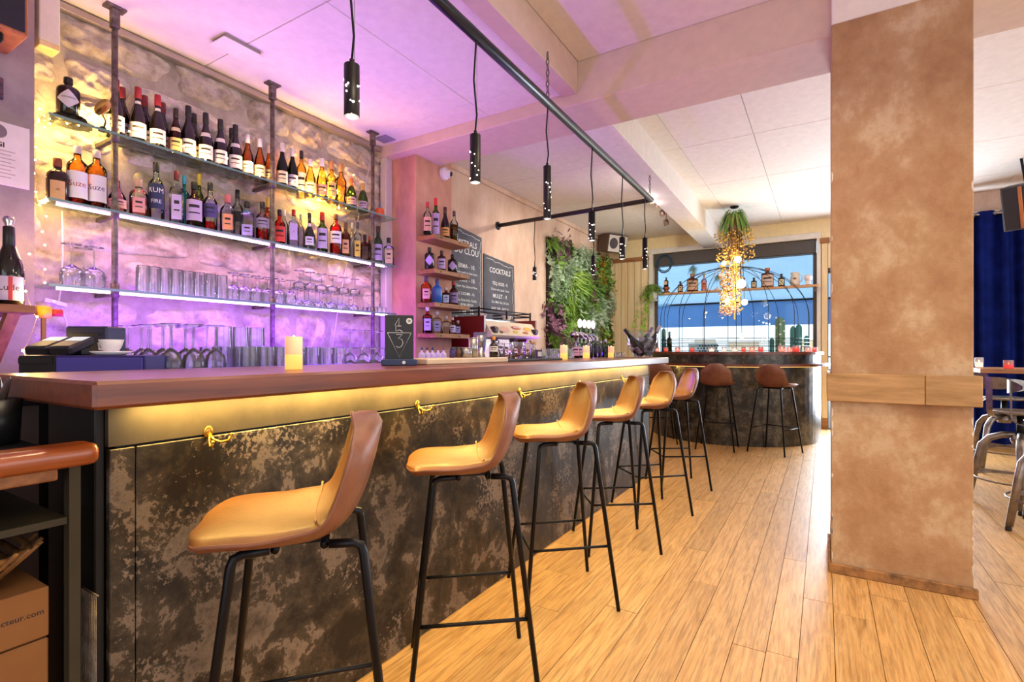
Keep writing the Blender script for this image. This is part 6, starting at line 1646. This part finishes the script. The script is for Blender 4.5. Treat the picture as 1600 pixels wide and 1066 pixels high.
fairy('fairy light string hanging down the corner beside the certificate', [fx(62, 170), fx(60, 190), fx(57, 212), fx(56, 230), fx(55, 250), fx(53, 271), fx(56, 300), fx(62, 320), fx(72, 338), fx(66, 362), fx(70, 383), (-3.05, onX(46, 397, -3.05)[1], onX(46, 397, -3.05)[2]), fx(70, 421), fx(70, 442)], 6, 3)
fairy('fairy light string tangled under the black gin bottle', [fx(60 + i * 9, 178 + rf.uniform(-6, 22), -3.26 + rf.uniform(-.02, .05)) for i in range(14)], 16, 2)
fairy('fairy light string running along the wine bottles', [fx(185 + i * 17, 203 + i * 5.2 + rf.uniform(-8, 8), -3.165) for i in range(20)], 11, 4)
fairy('bright fairy light cluster under the golden bottles', [fx(495 + rf.uniform(0, 62), 268 + rf.uniform(0, 60), -3.27 + rf.uniform(0, .02)) for i in range(26)], 24, 2)
fairy('fairy light string behind the card terminals', [(-2.9, onX(40, 455, -2.9)[1], onX(40, 455, -2.9)[2]), (-2.8, onX(50, 480, -2.8)[1], onX(50, 480, -2.8)[2]), (-2.75, onX(58, 495, -2.75)[1], onX(58, 495, -2.75)[2]), (-2.5, onX(36, 548, -2.5)[1], onX(36, 548, -2.5)[2]), (-2.45, onX(52, 572, -2.45)[1], onX(52, 572, -2.45)[2])], 5, 2)

# ================================================================ cables and small fittings behind the bar
jb = thing('junction_box', 'white cable duct box with wooden end under the ceiling beside the loudspeaker', 'junction box', (XB + .001, .99, 2.66))
part('box', MB().box(0, .1, -.05, .03, .03, .28, .004), M_white, jb)
part('wood_end', MB().box(0, .1, -.05, .03, 0, .03, .003), M_pine, jb)
M_cable = mat('white_cable', '#d9d0d8', .5)
def cable(label, pts): 
    return solo('power_cable', MB().tube(pts, .004, 6), M_cable, label, 'cable')
cable('white cable hanging down behind the balloon glasses', [onX(97, 330, -3.3), onX(98, 400, -3.3), onX(96, 445, -3.3), onX(92, 470, -3.29), onX(104, 505, -3.29), onX(108, 545, -3.29)])
cable('white cable running slanted behind the coupe glasses', [onX(583, 225, -3.3), onX(570, 300, -3.29), onX(545, 400, -3.29), onX(530, 470, -3.29), onX(517, 560, -3.29)])
ps_ = thing('power_strip', 'white power strip hanging behind the cash drawer', 'power strip', onX(86, 473, -3.27))
part('strip', MB().box(-.012, .012, -.045, .045, -.011, .011, .004, M=RX(-.25)), M_cable, ps_)
part('plug', MB().box(.012, .022, -.02, .0, -.008, .008, .003, M=RX(-.25)), M_white, ps_)

# housings of the violet LED bars that wash the stone wall, the glasses and the ceiling
M_led_v = glow('violet_led', '#7a3cff', 2.5)
for (lb, x0, x1, y0, y1, z0) in (('wide violet LED bar on the edge of the back counter', -2.925, -2.815, .9, 3.1, .9405), ('slim violet LED bar at the foot of the stone wall', XB + .13, XB + .19, .96, 3.24, .9405),
        ('slim violet LED bar behind the rows of glasses', -2.458, -2.442, .65, 2.85, 1.0555), ('violet LED bar on the counter past the coffee machine', -2.76, -2.71, 5.08, 6.15, .9405)):
    zt = {0: .975, 1: .953, 2: 1.092, 3: .975}[0 if x0 == -2.925 else 1 if x0 < -3 else 2 if x0 > -2.5 else 3]
    t = thing('led_bar', lb, 'LED bar', (0, 0, 0), 0, 'violet LED bars')
    part('housing', MB().box(x0, x1, y0, y1, z0, zt - .004, .002), M_black, t)
    part('diffuser', MB().box(x0 + .003, x1 - .003, y0 + .01, y1 - .01, zt - .004, zt), M_led_v, t)
